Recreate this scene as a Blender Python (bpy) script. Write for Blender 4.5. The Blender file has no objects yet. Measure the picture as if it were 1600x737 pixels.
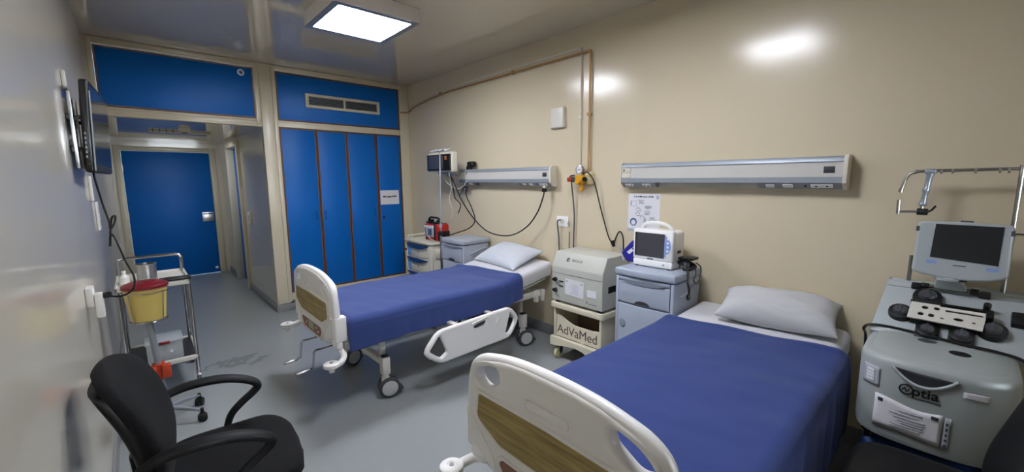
import bpy, bmesh, math, random
from mathutils import Vector, Matrix, noise

random.seed(7)
SC = bpy.context.scene
COL = SC.collection
PI = math.pi
R = math.radians

# ----------------------------------------------------------------------------- materials
def lin(h):
    h = h.lstrip('#')
    out = []
    for i in (0, 2, 4):
        c = int(h[i:i + 2], 16) / 255.0
        out.append(c / 12.92 if c <= 0.04045 else ((c + 0.055) / 1.055) ** 2.4)
    return (*out, 1.0)

def mat(name, col, rough=0.5, metal=0.0, var=0.06, scale=6.0, bump=0.0, bscale=40.0, coat=0.0,
        rvar=0.0, stretch=(1, 1, 1), spec=0.5, trans=0.0, alpha=1.0, ior=1.5, sheen=0.0, crough=.1):
    m = bpy.data.materials.new(name)
    m.use_nodes = True
    nt = m.node_tree
    b = nt.nodes['Principled BSDF']
    c = lin(col) if isinstance(col, str) else col
    tc = nt.nodes.new('ShaderNodeTexCoord')
    mp = nt.nodes.new('ShaderNodeMapping')
    mp.inputs['Scale'].default_value = stretch
    nt.links.new(tc.outputs['Object'], mp.inputs['Vector'])
    n = nt.nodes.new('ShaderNodeTexNoise')
    n.inputs['Scale'].default_value = scale
    n.inputs['Detail'].default_value = 4
    nt.links.new(mp.outputs['Vector'], n.inputs['Vector'])
    mx = nt.nodes.new('ShaderNodeMix')
    mx.data_type = 'RGBA'
    lo = [max(0, v * (1 - var)) for v in c[:3]] + [1]
    hi = [min(1, v * (1 + var)) for v in c[:3]] + [1]
    mx.inputs[6].default_value = lo
    mx.inputs[7].default_value = hi
    nt.links.new(n.outputs['Fac'], mx.inputs[0])
    nt.links.new(mx.outputs[2], b.inputs['Base Color'])
    b.inputs['Roughness'].default_value = rough
    if rvar:
        mr = nt.nodes.new('ShaderNodeMapRange')
        mr.inputs['To Min'].default_value = max(0.02, rough - rvar)
        mr.inputs['To Max'].default_value = rough + rvar
        nt.links.new(n.outputs['Fac'], mr.inputs['Value'])
        nt.links.new(mr.outputs['Result'], b.inputs['Roughness'])
    b.inputs['Metallic'].default_value = metal
    b.inputs['Specular IOR Level'].default_value = spec
    b.inputs['Coat Weight'].default_value = coat
    b.inputs['Coat Roughness'].default_value = crough
    b.inputs['Transmission Weight'].default_value = trans
    b.inputs['IOR'].default_value = ior
    b.inputs['Alpha'].default_value = alpha
    b.inputs['Sheen Weight'].default_value = sheen
    if bump:
        n2 = nt.nodes.new('ShaderNodeTexNoise')
        n2.inputs['Scale'].default_value = bscale
        n2.inputs['Detail'].default_value = 3
        nt.links.new(mp.outputs['Vector'], n2.inputs['Vector'])
        bp = nt.nodes.new('ShaderNodeBump')
        bp.inputs['Strength'].default_value = bump
        bp.inputs['Distance'].default_value = 0.01
        nt.links.new(n2.outputs['Fac'], bp.inputs['Height'])
        nt.links.new(bp.outputs['Normal'], b.inputs['Normal'])
    return m

def emit_mat(name, col, strength):
    m = bpy.data.materials.new(name)
    m.use_nodes = True
    nt = m.node_tree
    b = nt.nodes['Principled BSDF']
    b.inputs['Base Color'].default_value = lin(col)
    b.inputs['Emission Color'].default_value = lin(col)
    b.inputs['Emission Strength'].default_value = strength
    return m

M = {}
M['wall'] = mat('cream_gloss_paint', '#dacdb1', 0.19, var=0.025, scale=1.3, bump=0.10, bscale=5, spec=0.55)
M['wall_side'] = mat('cream_gloss_paint_brushed', '#d8d2c2', 0.34, var=0.03, scale=1.5, bump=0.06, bscale=5,
                     stretch=(1, 3.0, .25), spec=0.5, coat=0.65, crough=.09)
M['ceil'] = mat('ceiling_gloss_paint', '#cdc3ae', 0.10, var=0.02, scale=1.2, bump=0.012, bscale=2.5, spec=0.55, coat=0.6, crough=.03)
M['frame'] = mat('cream_wood_paint', '#dcd2b9', 0.3, var=0.03, scale=5, spec=0.5)
M['blue'] = mat('blue_laminate', '#0068bf', 0.42, var=0.05, scale=3, spec=0.28)
M['brown'] = mat('brown_edge_band', '#5a3824', 0.5, var=0.15, scale=30)
M['base'] = mat('grey_vinyl_skirting', '#8a8c8e', 0.4, var=0.03)
M['white_pl'] = mat('white_plastic', '#f5f4f2', 0.35, var=0.015, scale=4)
M['white_metal'] = mat('white_powder_coat', '#dcdad2', 0.35, var=0.02, scale=6)
M['panel_white'] = mat('white_acrylic_panel', '#cfccc6', 0.35, var=0.01)
M['satin'] = mat('satin_steel_tube', '#8f8c86', 0.33, metal=0.9, var=0.03)
M['cavity'] = mat('brown_hardboard', '#8b7b6a', 0.6, var=0.06)
M['tv_black'] = mat('gloss_black_plastic', '#08090c', 0.3, spec=0.4)
M['lamp_white'] = mat('lamp_white_enamel', '#f0ece6', 0.35, var=0.01)
M['cream_pl'] = mat('cream_plastic', '#d9d4c4', 0.4, var=0.02)
M['ivory'] = mat('ivory_painted_board', '#ddd6c0', 0.45, var=0.08, scale=14)
M['grey_pl'] = mat('blue_grey_plastic', '#a9b3c4', 0.38, var=0.02, scale=5)
M['grey_pl2'] = mat('pale_grey_plastic', '#aab2c0', 0.4, var=0.02, scale=5)
M['dark_gap'] = mat('dark_grey_plastic', '#2c2e33', 0.5)
M['black'] = mat('black_plastic', '#0e0f11', 0.42, var=0.15, spec=0.35)
M['black_fab'] = mat('black_fabric', '#090a0e', 0.8, var=0.25, scale=160, bump=0.2, bscale=420, spec=0.2, sheen=0.03)
M['black_vinyl'] = mat('black_vinyl', '#0a0b0e', 0.55, spec=0.3, var=0.1, bump=0.05, bscale=120)
M['rubber'] = mat('grey_rubber', '#3c3f45', 0.6, var=0.05)
M['wheel'] = mat('light_grey_wheel', '#c4c6c6', 0.4, var=0.03)
M['chrome'] = mat('chrome', '#a6a6a8', 0.14, metal=1.0, var=0.02)
M['steel'] = mat('brushed_steel', '#b9b9b9', 0.28, metal=1.0, var=0.06, scale=60, stretch=(1, 1, .05))
M['alu'] = mat('anodised_aluminium', '#98a0a9', 0.42, metal=0.3, var=0.02)
M['alu_dark'] = mat('grey_aluminium', '#8c939b', 0.45, metal=0.4, var=0.02)
M['copper'] = mat('copper_pipe', '#a98350', 0.42, metal=0.25, var=0.15, scale=20)
M['conduit'] = mat('white_conduit', '#dcd8cc', 0.4, var=0.02)
M['sheet'] = mat('white_sheet', '#cfcfd4', 0.85, var=0.02, scale=10, bump=0.12, bscale=60)
M['pillow'] = mat('pillow_cotton', '#c6cbd3', 0.85, var=0.02, scale=10, bump=0.12, bscale=60)
M['pillow2'] = mat('pillow_white_cotton', '#c0c1c4', 0.85, var=0.02, scale=10, bump=0.12, bscale=60)
M['blanket'] = mat('blue_blanket', '#2f437f', 0.9, var=0.06, scale=9, bump=0.12, bscale=90, sheen=0.15)
M['blanket2'] = mat('royal_blue_blanket', '#223877', 0.9, var=0.07, scale=7, bump=0.12, bscale=90, sheen=0.12)
M['yellow'] = mat('yellow_plastic', '#dcc470', 0.35, var=0.04)
M['red'] = mat('dark_red_plastic', '#78101f', 0.35, var=0.05)
M['orange'] = mat('red_orange_plastic', '#c2401f', 0.4, var=0.05)
M['screen'] = mat('dark_screen', '#20242a', 0.12, var=0.05)
M['screen_grey'] = mat('grey_screen', '#45464c', 0.2, var=0.05)
M['navy'] = mat('navy_plastic', '#1f3f6e', 0.35, var=0.05)
M['skyblue'] = mat('light_blue_label', '#6aa3dc', 0.4, var=0.04)
M['lilac'] = mat('blue_key_panel', '#8ea4dc', 0.35, var=0.05)
M['cuff'] = mat('royal_blue_nylon', '#1c1a8c', 0.6, var=0.1, bump=0.1, bscale=200)
M['paper'] = mat('white_paper', '#e2e2e8', 0.7, var=0.015)
M['paper_grey'] = mat('grey_ink_paper', '#aeb2bd', 0.7, var=0.03)
M['ink'] = mat('dark_ink', '#34343c', 0.7)
M['ink_blue'] = mat('blue_ink', '#3b5f8f', 0.7)
M['aphe'] = mat('pale_green_grey_housing', '#a3abab', 0.42, var=0.02, scale=4)
M['deck'] = mat('deck_light_grey', '#b0b9bc', 0.42, var=0.02, scale=4)
M['aphe_blue'] = mat('dark_blue_base', '#27477f', 0.5, var=0.04)
M['machine'] = mat('light_grey_enamel', '#c3c4bb', 0.42, var=0.015, scale=4)
M['gold'] = mat('yellow_enamel', '#e2a41c', 0.35, var=0.08)
M['glass'] = mat('window_glass', '#ffffff', 0.02, trans=1.0, var=0.0)
M['clear'] = mat('clear_plastic', '#cfd6da', 0.25, var=0.02, alpha=0.5)
M['redbag'] = mat('red_nylon', '#b01c16', 0.55, var=0.1)
M['lamp_on'] = emit_mat('lamp_diffuser', '#f2f5ff', 10.5)
M['lamp_dim'] = emit_mat('lamp_diffuser_dim', '#f2f5ff', 9.0)
M['amber'] = mat('amber_indicator', '#c07a3a', 0.4)
M['beige_fit'] = mat('beige_fitting', '#d6c898', 0.45)

def wood_mat():
    m = mat('wood_laminate', '#a08a54', 0.4, var=0.0)
    nt = m.node_tree
    b = nt.nodes['Principled BSDF']
    tc = nt.nodes.new('ShaderNodeTexCoord')
    mp = nt.nodes.new('ShaderNodeMapping')
    mp.inputs['Scale'].default_value = (3, 1.6, 26)
    nt.links.new(tc.outputs['Object'], mp.inputs['Vector'])
    n = nt.nodes.new('ShaderNodeTexNoise')
    n.inputs['Scale'].default_value = 3.0
    n.inputs['Detail'].default_value = 6
    n.inputs['Distortion'].default_value = 0.6
    nt.links.new(mp.outputs['Vector'], n.inputs['Vector'])
    r = nt.nodes.new('ShaderNodeValToRGB')
    r.color_ramp.elements[0].position = 0.3
    r.color_ramp.elements[0].color = lin('#86713c')
    r.color_ramp.elements[1].position = 0.72
    r.color_ramp.elements[1].color = lin('#b8a465')
    nt.links.new(n.outputs['Fac'], r.inputs['Fac'])
    nt.links.new(r.outputs['Color'], b.inputs['Base Color'])
    return m
M['wood'] = wood_mat()

def floor_mat():
    m = mat('grey_vinyl_floor', '#95999b', 0.26, var=0.02, scale=1.2, rvar=0.02, spec=0.5)
    nt = m.node_tree
    b = nt.nodes['Principled BSDF']
    old = b.inputs['Base Color'].links[0].from_socket
    tc = nt.nodes.new('ShaderNodeTexCoord')
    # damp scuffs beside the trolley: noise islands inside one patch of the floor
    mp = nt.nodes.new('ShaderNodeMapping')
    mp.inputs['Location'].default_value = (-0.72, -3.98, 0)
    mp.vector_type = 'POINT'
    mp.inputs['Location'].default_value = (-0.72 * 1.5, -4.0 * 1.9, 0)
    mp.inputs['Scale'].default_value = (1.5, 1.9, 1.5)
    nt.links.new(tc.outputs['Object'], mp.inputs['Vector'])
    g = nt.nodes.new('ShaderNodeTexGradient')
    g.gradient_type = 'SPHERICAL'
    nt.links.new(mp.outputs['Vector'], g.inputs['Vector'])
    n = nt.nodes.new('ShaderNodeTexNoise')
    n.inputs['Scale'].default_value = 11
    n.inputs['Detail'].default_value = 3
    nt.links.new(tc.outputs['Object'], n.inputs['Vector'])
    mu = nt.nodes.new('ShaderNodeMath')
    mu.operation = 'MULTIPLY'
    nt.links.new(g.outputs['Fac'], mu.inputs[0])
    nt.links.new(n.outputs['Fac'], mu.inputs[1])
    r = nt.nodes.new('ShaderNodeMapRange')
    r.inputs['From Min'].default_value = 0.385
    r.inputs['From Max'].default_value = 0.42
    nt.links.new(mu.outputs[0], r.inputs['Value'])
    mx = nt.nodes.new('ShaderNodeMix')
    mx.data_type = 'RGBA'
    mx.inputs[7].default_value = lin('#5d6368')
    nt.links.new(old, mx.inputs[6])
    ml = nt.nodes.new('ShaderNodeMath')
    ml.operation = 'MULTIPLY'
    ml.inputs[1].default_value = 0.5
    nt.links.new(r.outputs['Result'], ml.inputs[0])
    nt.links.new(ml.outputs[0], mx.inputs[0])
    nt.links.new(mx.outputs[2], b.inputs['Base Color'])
    return m
M['floor'] = floor_mat()

# ----------------------------------------------------------------------------- mesh helpers
def smooth_pts(pts, n=6, closed=False):
    P = [Vector(p) for p in pts]
    if len(P) < 3:
        return P
    out = []
    L = len(P)
    rng = range(L) if closed else range(L - 1)
    for i in rng:
        p1, p2 = P[i], P[(i + 1) % L]
        p0 = P[i - 1] if (i > 0 or closed) else p1 * 2 - p2
        p3 = P[(i + 2) % L] if (i + 2 < L or closed) else p2 * 2 - p1
        for k in range(n):
            t = k / n
            out.append(0.5 * ((2 * p1) + (-p0 + p2) * t + (2 * p0 - 5 * p1 + 4 * p2 - p3) * t * t
                              + (-p0 + 3 * p1 - 3 * p2 + p3) * t ** 3))
    if not closed:
        out.append(P[-1])
    return out

def round_poly(pts, r, n=5):
    """round the corners of a closed 2D polygon"""
    out = []
    L = len(pts)
    for i in range(L):
        a, b, c = Vector(pts[i - 1][:2]), Vector(pts[i][:2]), Vector(pts[(i + 1) % L][:2])
        ri = r[i] if isinstance(r, (list, tuple)) else r
        if ri <= 0:
            out.append((b.x, b.y)); continue
        d1 = (a - b); d2 = (c - b)
        l = min(ri, d1.length * 0.49, d2.length * 0.49)
        p = b + d1.normalized() * l
        q = b + d2.normalized() * l
        for k in range(n + 1):
            t = k / n
            v = p * (1 - t) ** 2 + b * 2 * t * (1 - t) + q * t * t
            out.append((v.x, v.y))
    return out

def rect(u0, u1, v0, v1, r=0.0):
    p = [(u0, v0), (u1, v0), (u1, v1), (u0, v1)]
    return round_poly(p, r) if r else p

MX = lambda x=0: Matrix(((0, 0, 1, x), (1, 0, 0, 0), (0, 1, 0, 0), (0, 0, 0, 1)))       # (u,v) -> (y,z)
MY = lambda y=0: Matrix(((1, 0, 0, 0), (0, 0, -1, y), (0, 1, 0, 0), (0, 0, 0, 1)))      # (u,v) -> (x,z)
MZ = lambda z=0: Matrix.Translation((0, 0, z))
FX = lambda x, y, z: Matrix(((0, 0, -1, x), (-1, 0, 0, y), (0, 1, 0, z), (0, 0, 0, 1))) # reads facing -x
FY = lambda x, y, z: Matrix(((1, 0, 0, x), (0, 0, -1, y), (0, 1, 0, z), (0, 0, 0, 1)))  # reads facing -y

class MB:
    def __init__(self):
        self.bm = bmesh.new()

    def _add(self, tmp, mtx=None):
        me = bpy.data.meshes.new('t')
        tmp.to_mesh(me)
        tmp.free()
        if mtx is not None:
            me.transform(mtx)
        self.bm.from_mesh(me)
        bpy.data.meshes.remove(me)
        return self

    def box(self, x0, x1, y0, y1, z0, z1, bev=0.0, seg=2, mtx=None):
        t = bmesh.new()
        bmesh.ops.create_cube(t, size=1.0)
        for v in t.verts:
            v.co = Vector(((x0 + x1) / 2 + v.co.x * (x1 - x0), (y0 + y1) / 2 + v.co.y * (y1 - y0),
                           (z0 + z1) / 2 + v.co.z * (z1 - z0)))
        if bev:
            bmesh.ops.bevel(t, geom=list(t.edges), offset=bev, segments=seg, affect='EDGES', profile=0.5)
        return self._add(t, mtx)

    def hexa(self, v8, bev=0.0, seg=2):
        """box from 8 corners: bottom ring (4) then top ring (4)"""
        t = bmesh.new()
        vs = [t.verts.new(v) for v in v8]
        for f in ((3, 2, 1, 0), (4, 5, 6, 7), (0, 1, 5, 4), (1, 2, 6, 5), (2, 3, 7, 6), (3, 0, 4, 7)):
            t.faces.new([vs[i] for i in f])
        bmesh.ops.recalc_face_normals(t, faces=list(t.faces))
        if bev:
            bmesh.ops.bevel(t, geom=list(t.edges), offset=bev, segments=seg, affect='EDGES', profile=0.5)
        return self._add(t)

    def cyl(self, p0, p1, r, seg=20, r2=None, bev=0.0):
        p0, p1 = Vector(p0), Vector(p1)
        d = p1 - p0
        t = bmesh.new()
        bmesh.ops.create_cone(t, cap_ends=True, segments=seg, radius1=r, radius2=r if r2 is None else r2, depth=d.length)
        if bev:
            es = [e for e in t.edges if any(len(f.verts) > 4 for f in e.link_faces)]
            bmesh.ops.bevel(t, geom=es, offset=bev, segments=2, affect='EDGES', profile=0.5)
        q = Vector((0, 0, 1)).rotation_difference(d.normalized())
        return self._add(t, Matrix.Translation((p0 + p1) / 2) @ q.to_matrix().to_4x4())

    def tube(self, pts, r, seg=8, smooth=0, closed=False):
        P = smooth_pts(pts, smooth, closed) if smooth else [Vector(p) for p in pts]
        t = bmesh.new()
        n = len(P)
        rings = []
        up = None
        for i in range(n):
            if closed:
                tg = (P[(i + 1) % n] - P[i - 1]).normalized()
            else:
                tg = (P[min(i + 1, n - 1)] - P[max(i - 1, 0)]).normalized()
            if up is None:
                up = tg.orthogonal().normalized()
            else:
                up = (up - tg * up.dot(tg))
                up = up.normalized() if up.length > 1e-6 else tg.orthogonal().normalized()
            sd = tg.cross(up)
            # mitre widening at sharp bends
            w = 1.0
            if 0 < i < n - 1:
                a = (P[i] - P[i - 1]).normalized(); b = (P[i + 1] - P[i]).normalized()
                w = 1.0 / max(0.6, math.cos(a.angle(b, 0) / 2))
            rr = r[i] if isinstance(r, (list, tuple)) and not smooth else (r if not isinstance(r, (list, tuple)) else r[0])
            rings.append([t.verts.new(P[i] + (up * math.cos(2 * PI * k / seg) + sd * math.sin(2 * PI * k / seg)) * rr * w)
                          for k in range(seg)])
        m = n if closed else n - 1
        for i in range(m):
            a, b = rings[i], rings[(i + 1) % n]
            for k in range(seg):
                t.faces.new((a[k], a[(k + 1) % seg], b[(k + 1) % seg], b[k]))
        if not closed:
            t.faces.new(rings[0][::-1]); t.faces.new(rings[-1])
        bmesh.ops.recalc_face_normals(t, faces=list(t.faces))
        return self._add(t)

    def strip(self, pts, side, w, h, closed=False):
        """rectangular-section bar along pts; side = fixed lateral vector"""
        P = [Vector(p) for p in pts]
        s = Vector(side).normalized()
        t = bmesh.new()
        rings = []
        n = len(P)
        for i in range(n):
            tg = (P[min(i + 1, n - 1)] - P[max(i - 1, 0)]).normalized()
            nn = tg.cross(s).normalized()
            ww = w[i] if isinstance(w, (list, tuple)) else w
            hh = h[i] if isinstance(h, (list, tuple)) else h
            ring = []
            for k in range(12):
                a = 2 * PI * k / 12 + PI / 12
                ca, sa = math.cos(a), math.sin(a)
                ca = math.copysign(abs(ca) ** 0.6, ca); sa = math.copysign(abs(sa) ** 0.6, sa)
                ring.append(t.verts.new(P[i] + s * ca * ww / 2 + nn * sa * hh / 2))
            rings.append(ring)
        for i in range(n - 1):
            for k in range(12):
                t.faces.new((rings[i][k], rings[i][(k + 1) % 12], rings[i + 1][(k + 1) % 12], rings[i + 1][k]))
        t.faces.new(rings[0][::-1]); t.faces.new(rings[-1])
        bmesh.ops.recalc_face_normals(t, faces=list(t.faces))
        return self._add(t)

    def lathe(self, prof, c, axis=(0, 0, 1), seg=28, caps=True):
        t = bmesh.new()
        rings = []
        for r, z in prof:
            rings.append([t.verts.new((r * math.cos(2 * PI * k / seg), r * math.sin(2 * PI * k / seg), z)) for k in range(seg)])
        for i in range(len(rings) - 1):
            for k in range(seg):
                t.faces.new((rings[i][k], rings[i][(k + 1) % seg], rings[i + 1][(k + 1) % seg], rings[i + 1][k]))
        if caps:
            t.faces.new(rings[0][::-1]); t.faces.new(rings[-1])
        bmesh.ops.recalc_face_normals(t, faces=list(t.faces))
        q = Vector((0, 0, 1)).rotation_difference(Vector(axis).normalized())
        return self._add(t, Matrix.Translation(c) @ q.to_matrix().to_4x4())

    def ball(self, c, r, s=(1, 1, 1), seg=20):
        t = bmesh.new()
        bmesh.ops.create_uvsphere(t, u_segments=seg, v_segments=seg // 2, radius=r)
        return self._add(t, Matrix.Translation(c) @ Matrix.Diagonal((*s, 1)))

    def _curve(self, cu, mtx):
        o = bpy.data.objects.new('t', cu)
        COL.objects.link(o)
        dg = bpy.context.evaluated_depsgraph_get()
        me = bpy.data.meshes.new_from_object(o.evaluated_get(dg))
        me.transform(mtx)
        self.bm.from_mesh(me)
        bpy.data.objects.remove(o)
        bpy.data.curves.remove(cu)
        bpy.data.meshes.remove(me)
        return self

    def plate(self, polys, thick, mtx, bev=0.0, bseg=2):
        """filled outline (first polygon) with holes (the others), centred thickness along local Z"""
        cu = bpy.data.curves.new('t', 'CURVE')
        cu.dimensions = '2D'
        cu.fill_mode = 'BOTH'
        cu.extrude = max(0.0001, thick / 2 - bev)
        cu.bevel_depth = bev
        cu.bevel_resolution = bseg
        cu.offset = -bev
        for poly in polys:
            s = cu.splines.new('POLY')
            s.points.add(len(poly) - 1)
            for i, p in enumerate(poly):
                s.points[i].co = (p[0], p[1], 0, 1)
            s.use_cyclic_u = True
        return self._curve(cu, mtx)

    def text(self, body, size, mtx, ext=0.0006, align='CENTER', bold=0.0, xs=1.0):
        cu = bpy.data.curves.new('t', 'FONT')
        cu.body = body
        cu.size = size
        cu.align_x = align
        cu.align_y = 'CENTER'
        cu.extrude = ext
        cu.offset = bold
        return self._curve(cu, mtx @ Matrix.Diagonal((xs, 1, 1, 1)))

    def grid(self, P, closed_u=False):
        """P[i][j] points -> quad surface"""
        t = bmesh.new()
        V = [[t.verts.new(p) for p in row] for row in P]
        n = len(V)
        for i in range(n if closed_u else n - 1):
            for j in range(len(V[0]) - 1):
                a, b = V[i], V[(i + 1) % n]
                t.faces.new((a[j], a[j + 1], b[j + 1], b[j]))
        return self._add(t)

    def build(self, name, m, parent=None, kind=None, label=None, cat=None, group=None, angle=38, weld=False, world=True):
        if weld:
            bmesh.ops.remove_doubles(self.bm, verts=list(self.bm.verts), dist=0.0002)
        me = bpy.data.meshes.new(name)
        self.bm.to_mesh(me)
        self.bm.free()
        me.materials.clear()
        me.materials.append(m)
        me.shade_smooth()
        me.set_sharp_from_angle(angle=R(angle))
        o = bpy.data.objects.new(name, me)
        COL.objects.link(o)
        if parent is not None:
            o.parent = parent
            if world:
                w = Matrix.Identity(4)
                q = parent
                while q is not None:
                    w = Matrix.LocRotScale(q.location, q.rotation_euler, q.scale) @ w
                    q = q.parent
                me.transform(w.inverted())
        elif kind != 'structure':
            # origin at the base of the thing
            xs = [v.co for v in me.vertices]
            c = Vector((sum(v.x for v in xs) / len(xs), sum(v.y for v in xs) / len(xs), min(v.z for v in xs)))
            me.transform(Matrix.Translation(-c))
            o.location = c
        if kind: o['kind'] = kind
        if label: o['label'] = label
        if cat: o['category'] = cat
        if group: o['group'] = group
        return o

def thing(name, label, cat, loc, rotz=0.0, group=None):
    o = bpy.data.objects.new(name, None)
    COL.objects.link(o)
    o.location = loc
    o.rotation_euler = (0, 0, rotz)
    o.empty_display_size = 0.1
    o['label'] = label
    o['category'] = cat
    if group: o['group'] = group
    return o

def struct(name, b, m, label=None, parent=None):
    return b.build(name, m, parent, kind='structure', label=label)

# ----------------------------------------------------------------------------- room
W, D, H = 3.08, 5.215, 2.753
YF = -1.5               # wall behind the camera
DV = 8.26               # entry door wall
SOF = 2.083             # soffit of the entry passage
T = 0.12

struct('floor', MB().box(-T, W + T, YF - T, DV + 0.4, -0.1, 0.0), M['floor'])
struct('ceiling', MB().box(-T, W + T, YF - T, D + 0.65, H, H + 0.1), M['ceil'])
struct('ceiling.001', MB().box(0.0, 1.315, D + 0.04, DV, SOF, SOF + 0.08), M['ceil'])
struct('wall_left', MB().box(-T, 0.0, YF - T, DV + 0.2, 0.0, H), M['wall_side'])
struct('wall_right', MB().box(W, W + T, YF - T, D + 0.65, 0.0, H), M['wall'])
# wall behind the camera with a window
wx0, wx1, wz0, wz1 = 0.7, 2.5, 0.95, 2.25
b = MB()
b.box(0, wx0, YF - T, YF, 0, H); b.box(wx1, W, YF - T, YF, 0, H)
b.box(wx0, wx1, YF - T, YF, 0, wz0); b.box(wx0, wx1, YF - T, YF, wz1, H)
struct('wall_front', b, M['wall'])
b = MB()
for u0, u1, v0, v1 in ((wx0, wx1, wz0, wz0 + .05), (wx0, wx1, wz1 - .05, wz1), (wx0, wx0 + .05, wz0 + .05, wz1 - .05),
                       (wx1 - .05, wx1, wz0 + .05, wz1 - .05), (1.57, 1.63, wz0 + .05, wz1 - .05)):
    b.box(u0, u1, YF - .09, YF - .03, v0, v1, .006)
win = struct('window_1', b, M['white_pl'])
MB().box(wx0 + .05, 1.57, YF - .065, YF - .06, wz0 + .05, wz1 - .05).build('pane', M['glass'], win)
MB().box(1.63, wx1 - .05, YF - .065, YF - .06, wz0 + .05, wz1 - .05).build('pane', M['glass'], win)
# entry passage: back wall around the door, side wall around the bathroom door
dx0, dx1, dz = 0.05, 1.245, 2.02
b = MB()
b.box(0, dx0, DV, DV + T, 0, SOF + .1); b.box(dx1, 1.45, DV, DV + T, 0, SOF + .1); b.box(dx0, dx1, DV, DV + T, dz, SOF + .1)
struct('wall_back', b, M['wall_side'])
by0, by1, bz = 6.66, 7.50, 2.02
b = MB()
b.box(1.315, 1.315 + T, D + .62, by0, 0, SOF + .02); b.box(1.315, 1.315 + T, by1, DV, 0, SOF + .02)
b.box(1.315, 1.315 + T, by0, by1, bz, SOF + .02)
b.box(1.315, 1.345, D + .06, D + .62, 0, SOF + .02)
struct('wall_passage', b, M['wall_side'])
# doors
d = struct('door_1', MB().box(0.13, 1.165, DV + .03, DV + .07, 0.008, 1.95, .004), M['blue'])
b = MB()
for x0, x1, z0, z1 in ((dx0, .128, 0, dz), (1.167, dx1, 0, dz), (.128, 1.167, 1.953, dz)):
    b.box(x0, x1, DV - .02, DV + .09, z0, z1, .006)
b.build('door_frame', M['frame'], d)
b = MB(); b.box(1.0, 1.15, DV + .018, DV + .03, .86, 1.01, .003)
pl = b.build('handle_plate', M['steel'], d)
b = MB(); b.cyl((1.12, DV + .02, .985), (1.12, DV - .03, .985), .009); b.cyl((1.125, DV - .03, .985), (1.0, DV - .03, .985), .009)
b.build('door_handle', M['chrome'], d)
b = MB(); b.cyl((1.12, DV + .03, .09), (1.12, DV + .01, .09), .022); b.build('door_stop', M['steel'], d)
for z in (.35, .95, 1.65):
    b = MB(); b.cyl((.129, DV + .015, z), (.129, DV + .015, z + .1), .009, 12); b.build('hinge', M['steel'], d)
d = struct('door_2', MB().box(1.37, 1.41, by0 + .045, by1 - .045, .008, bz - .045, .004), M['blue'])
b = MB()
for y0, y1, z0, z1 in ((by0 - .03, by0 + .045, 0, bz + .03), (by1 - .045, by1 + .03, 0, bz + .03), (by0 + .045, by1 - .045, bz - .045, bz + .03)):
    b.box(1.278, 1.42, y0, y1, z0, z1, .005)
b.build('door_frame', M['frame'], d)
b = MB(); b.cyl((1.37, 6.80, 1.02), (1.30, 6.80, 1.02), .010); b.cyl((1.30, 6.79, 1.02), (1.30, 6.92, 1.02), .010)
b.build('door_handle', M['chrome'], d)
# skirtings
struct('baseboard_right', MB().box(W - .012, W, YF, D, 0, .105, .003), M['base'])
struct('baseboard_left', MB().box(0, .012, YF, DV, 0, .10, .003), M['base'])
b = MB(); b.box(1.303, 1.315, D, by0 - .03, 0, .085, .003); b.box(1.303, 1.315, by1 + .03, DV, 0, .085, .003)
struct('baseboard_passage', b, M['base'])
b = MB(); b.box(1.303, 1.49, D - .012, D, 0, .085, .003); b.box(1.49, W, D + .03, D + .042, 0, .115, .003)
struct('baseboard_back', b, M['base'])

# ----------------------------------------------------------------------------- wardrobe and overhead cupboard
wr = thing('built_in_wardrobe', 'built-in wardrobe with four tall blue doors and cream frame', 'wardrobe', (2.2, D + .3, 0))
b = MB()
# frame members, two steps of moulding
def member(b, x0, x1, z0, z1, y=0.0, dep=.05):
    b.box(x0, x1, D + y, D + y + dep, z0, z1, .004)
member(b, 1.315, 1.452, .085, H - .002); member(b, 2.952, W - .002, .115, H - .002)
member(b, 1.452, 2.952, 2.71, H - .002); member(b, 1.452, 2.952, 2.112, 2.145); member(b, 1.452, 2.952, .118, .182)
b.box(1.43, 1.47, D - .012, D + .01, .10, 2.73, .004); b.box(2.938, 2.968, D - .012, D + .01, .117, 2.73, .004)
for z0, z1 in ((2.69, 2.715), (2.094, 2.114), (2.143, 2.163), (.168, .20), (.117, .14)):
    b.box(1.47, 2.938, D - .010, D + .012, z0, z1, .004)
b.box(1.347, 1.36, D + .05, D + .60, 0, H - .002)                       # carcass side
b.box(1.345, W - .002, D + .60, D + .62, 0, H - .002)
b.box(1.345, W - .002, D + .06, D + .60, 2.11, 2.14)
b.build('wardrobe_frame', M['frame'], wr)
xs = [1.4726, 1.862, 2.214, 2.593, 2.934]
for i in range(4):
    x0, x1 = xs[i] + .003, xs[i + 1] - .003
    dr = MB().box(x0 + .011, x1 - .011, D + .004, D + .022, .213, 2.081, .002).build('door', M['blue'], wr)
    b = MB()
    b.plate([rect(x0, x1, .203, 2.091), rect(x0 + .016, x1 - .016, .219, 2.075)], .024, MY(D + .014))
    b.build('edge_band', M['brown'], dr)
    hx = x1 - .05 if i in (0, 2) else x0 + .045
    b = MB(); b.tube([(hx, D + .006, 1.04), (hx, D - .018, 1.05), (hx, D - .018, 1.13), (hx, D + .006, 1.14)], .005, 8)
    b.build('handle', M['blue'] if i != 9 else M['steel'], dr)
    if i == 3:
        MB().cyl((2.652, D + .006, 1.012), (2.652, D - .004, 1.012), .014).build('keyhole', M['black'], dr)
tp = MB().box(1.4836, 2.921, D + .004, D + .022, 2.177, 2.676, .002).build('top_panel', M['blue'], wr)
MB().plate([rect(1.4726, 2.932, 2.166, 2.687), rect(1.4886, 2.916, 2.182, 2.671)], .024, MY(D + .014)).build('edge_band', M['brown'], tp)

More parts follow.
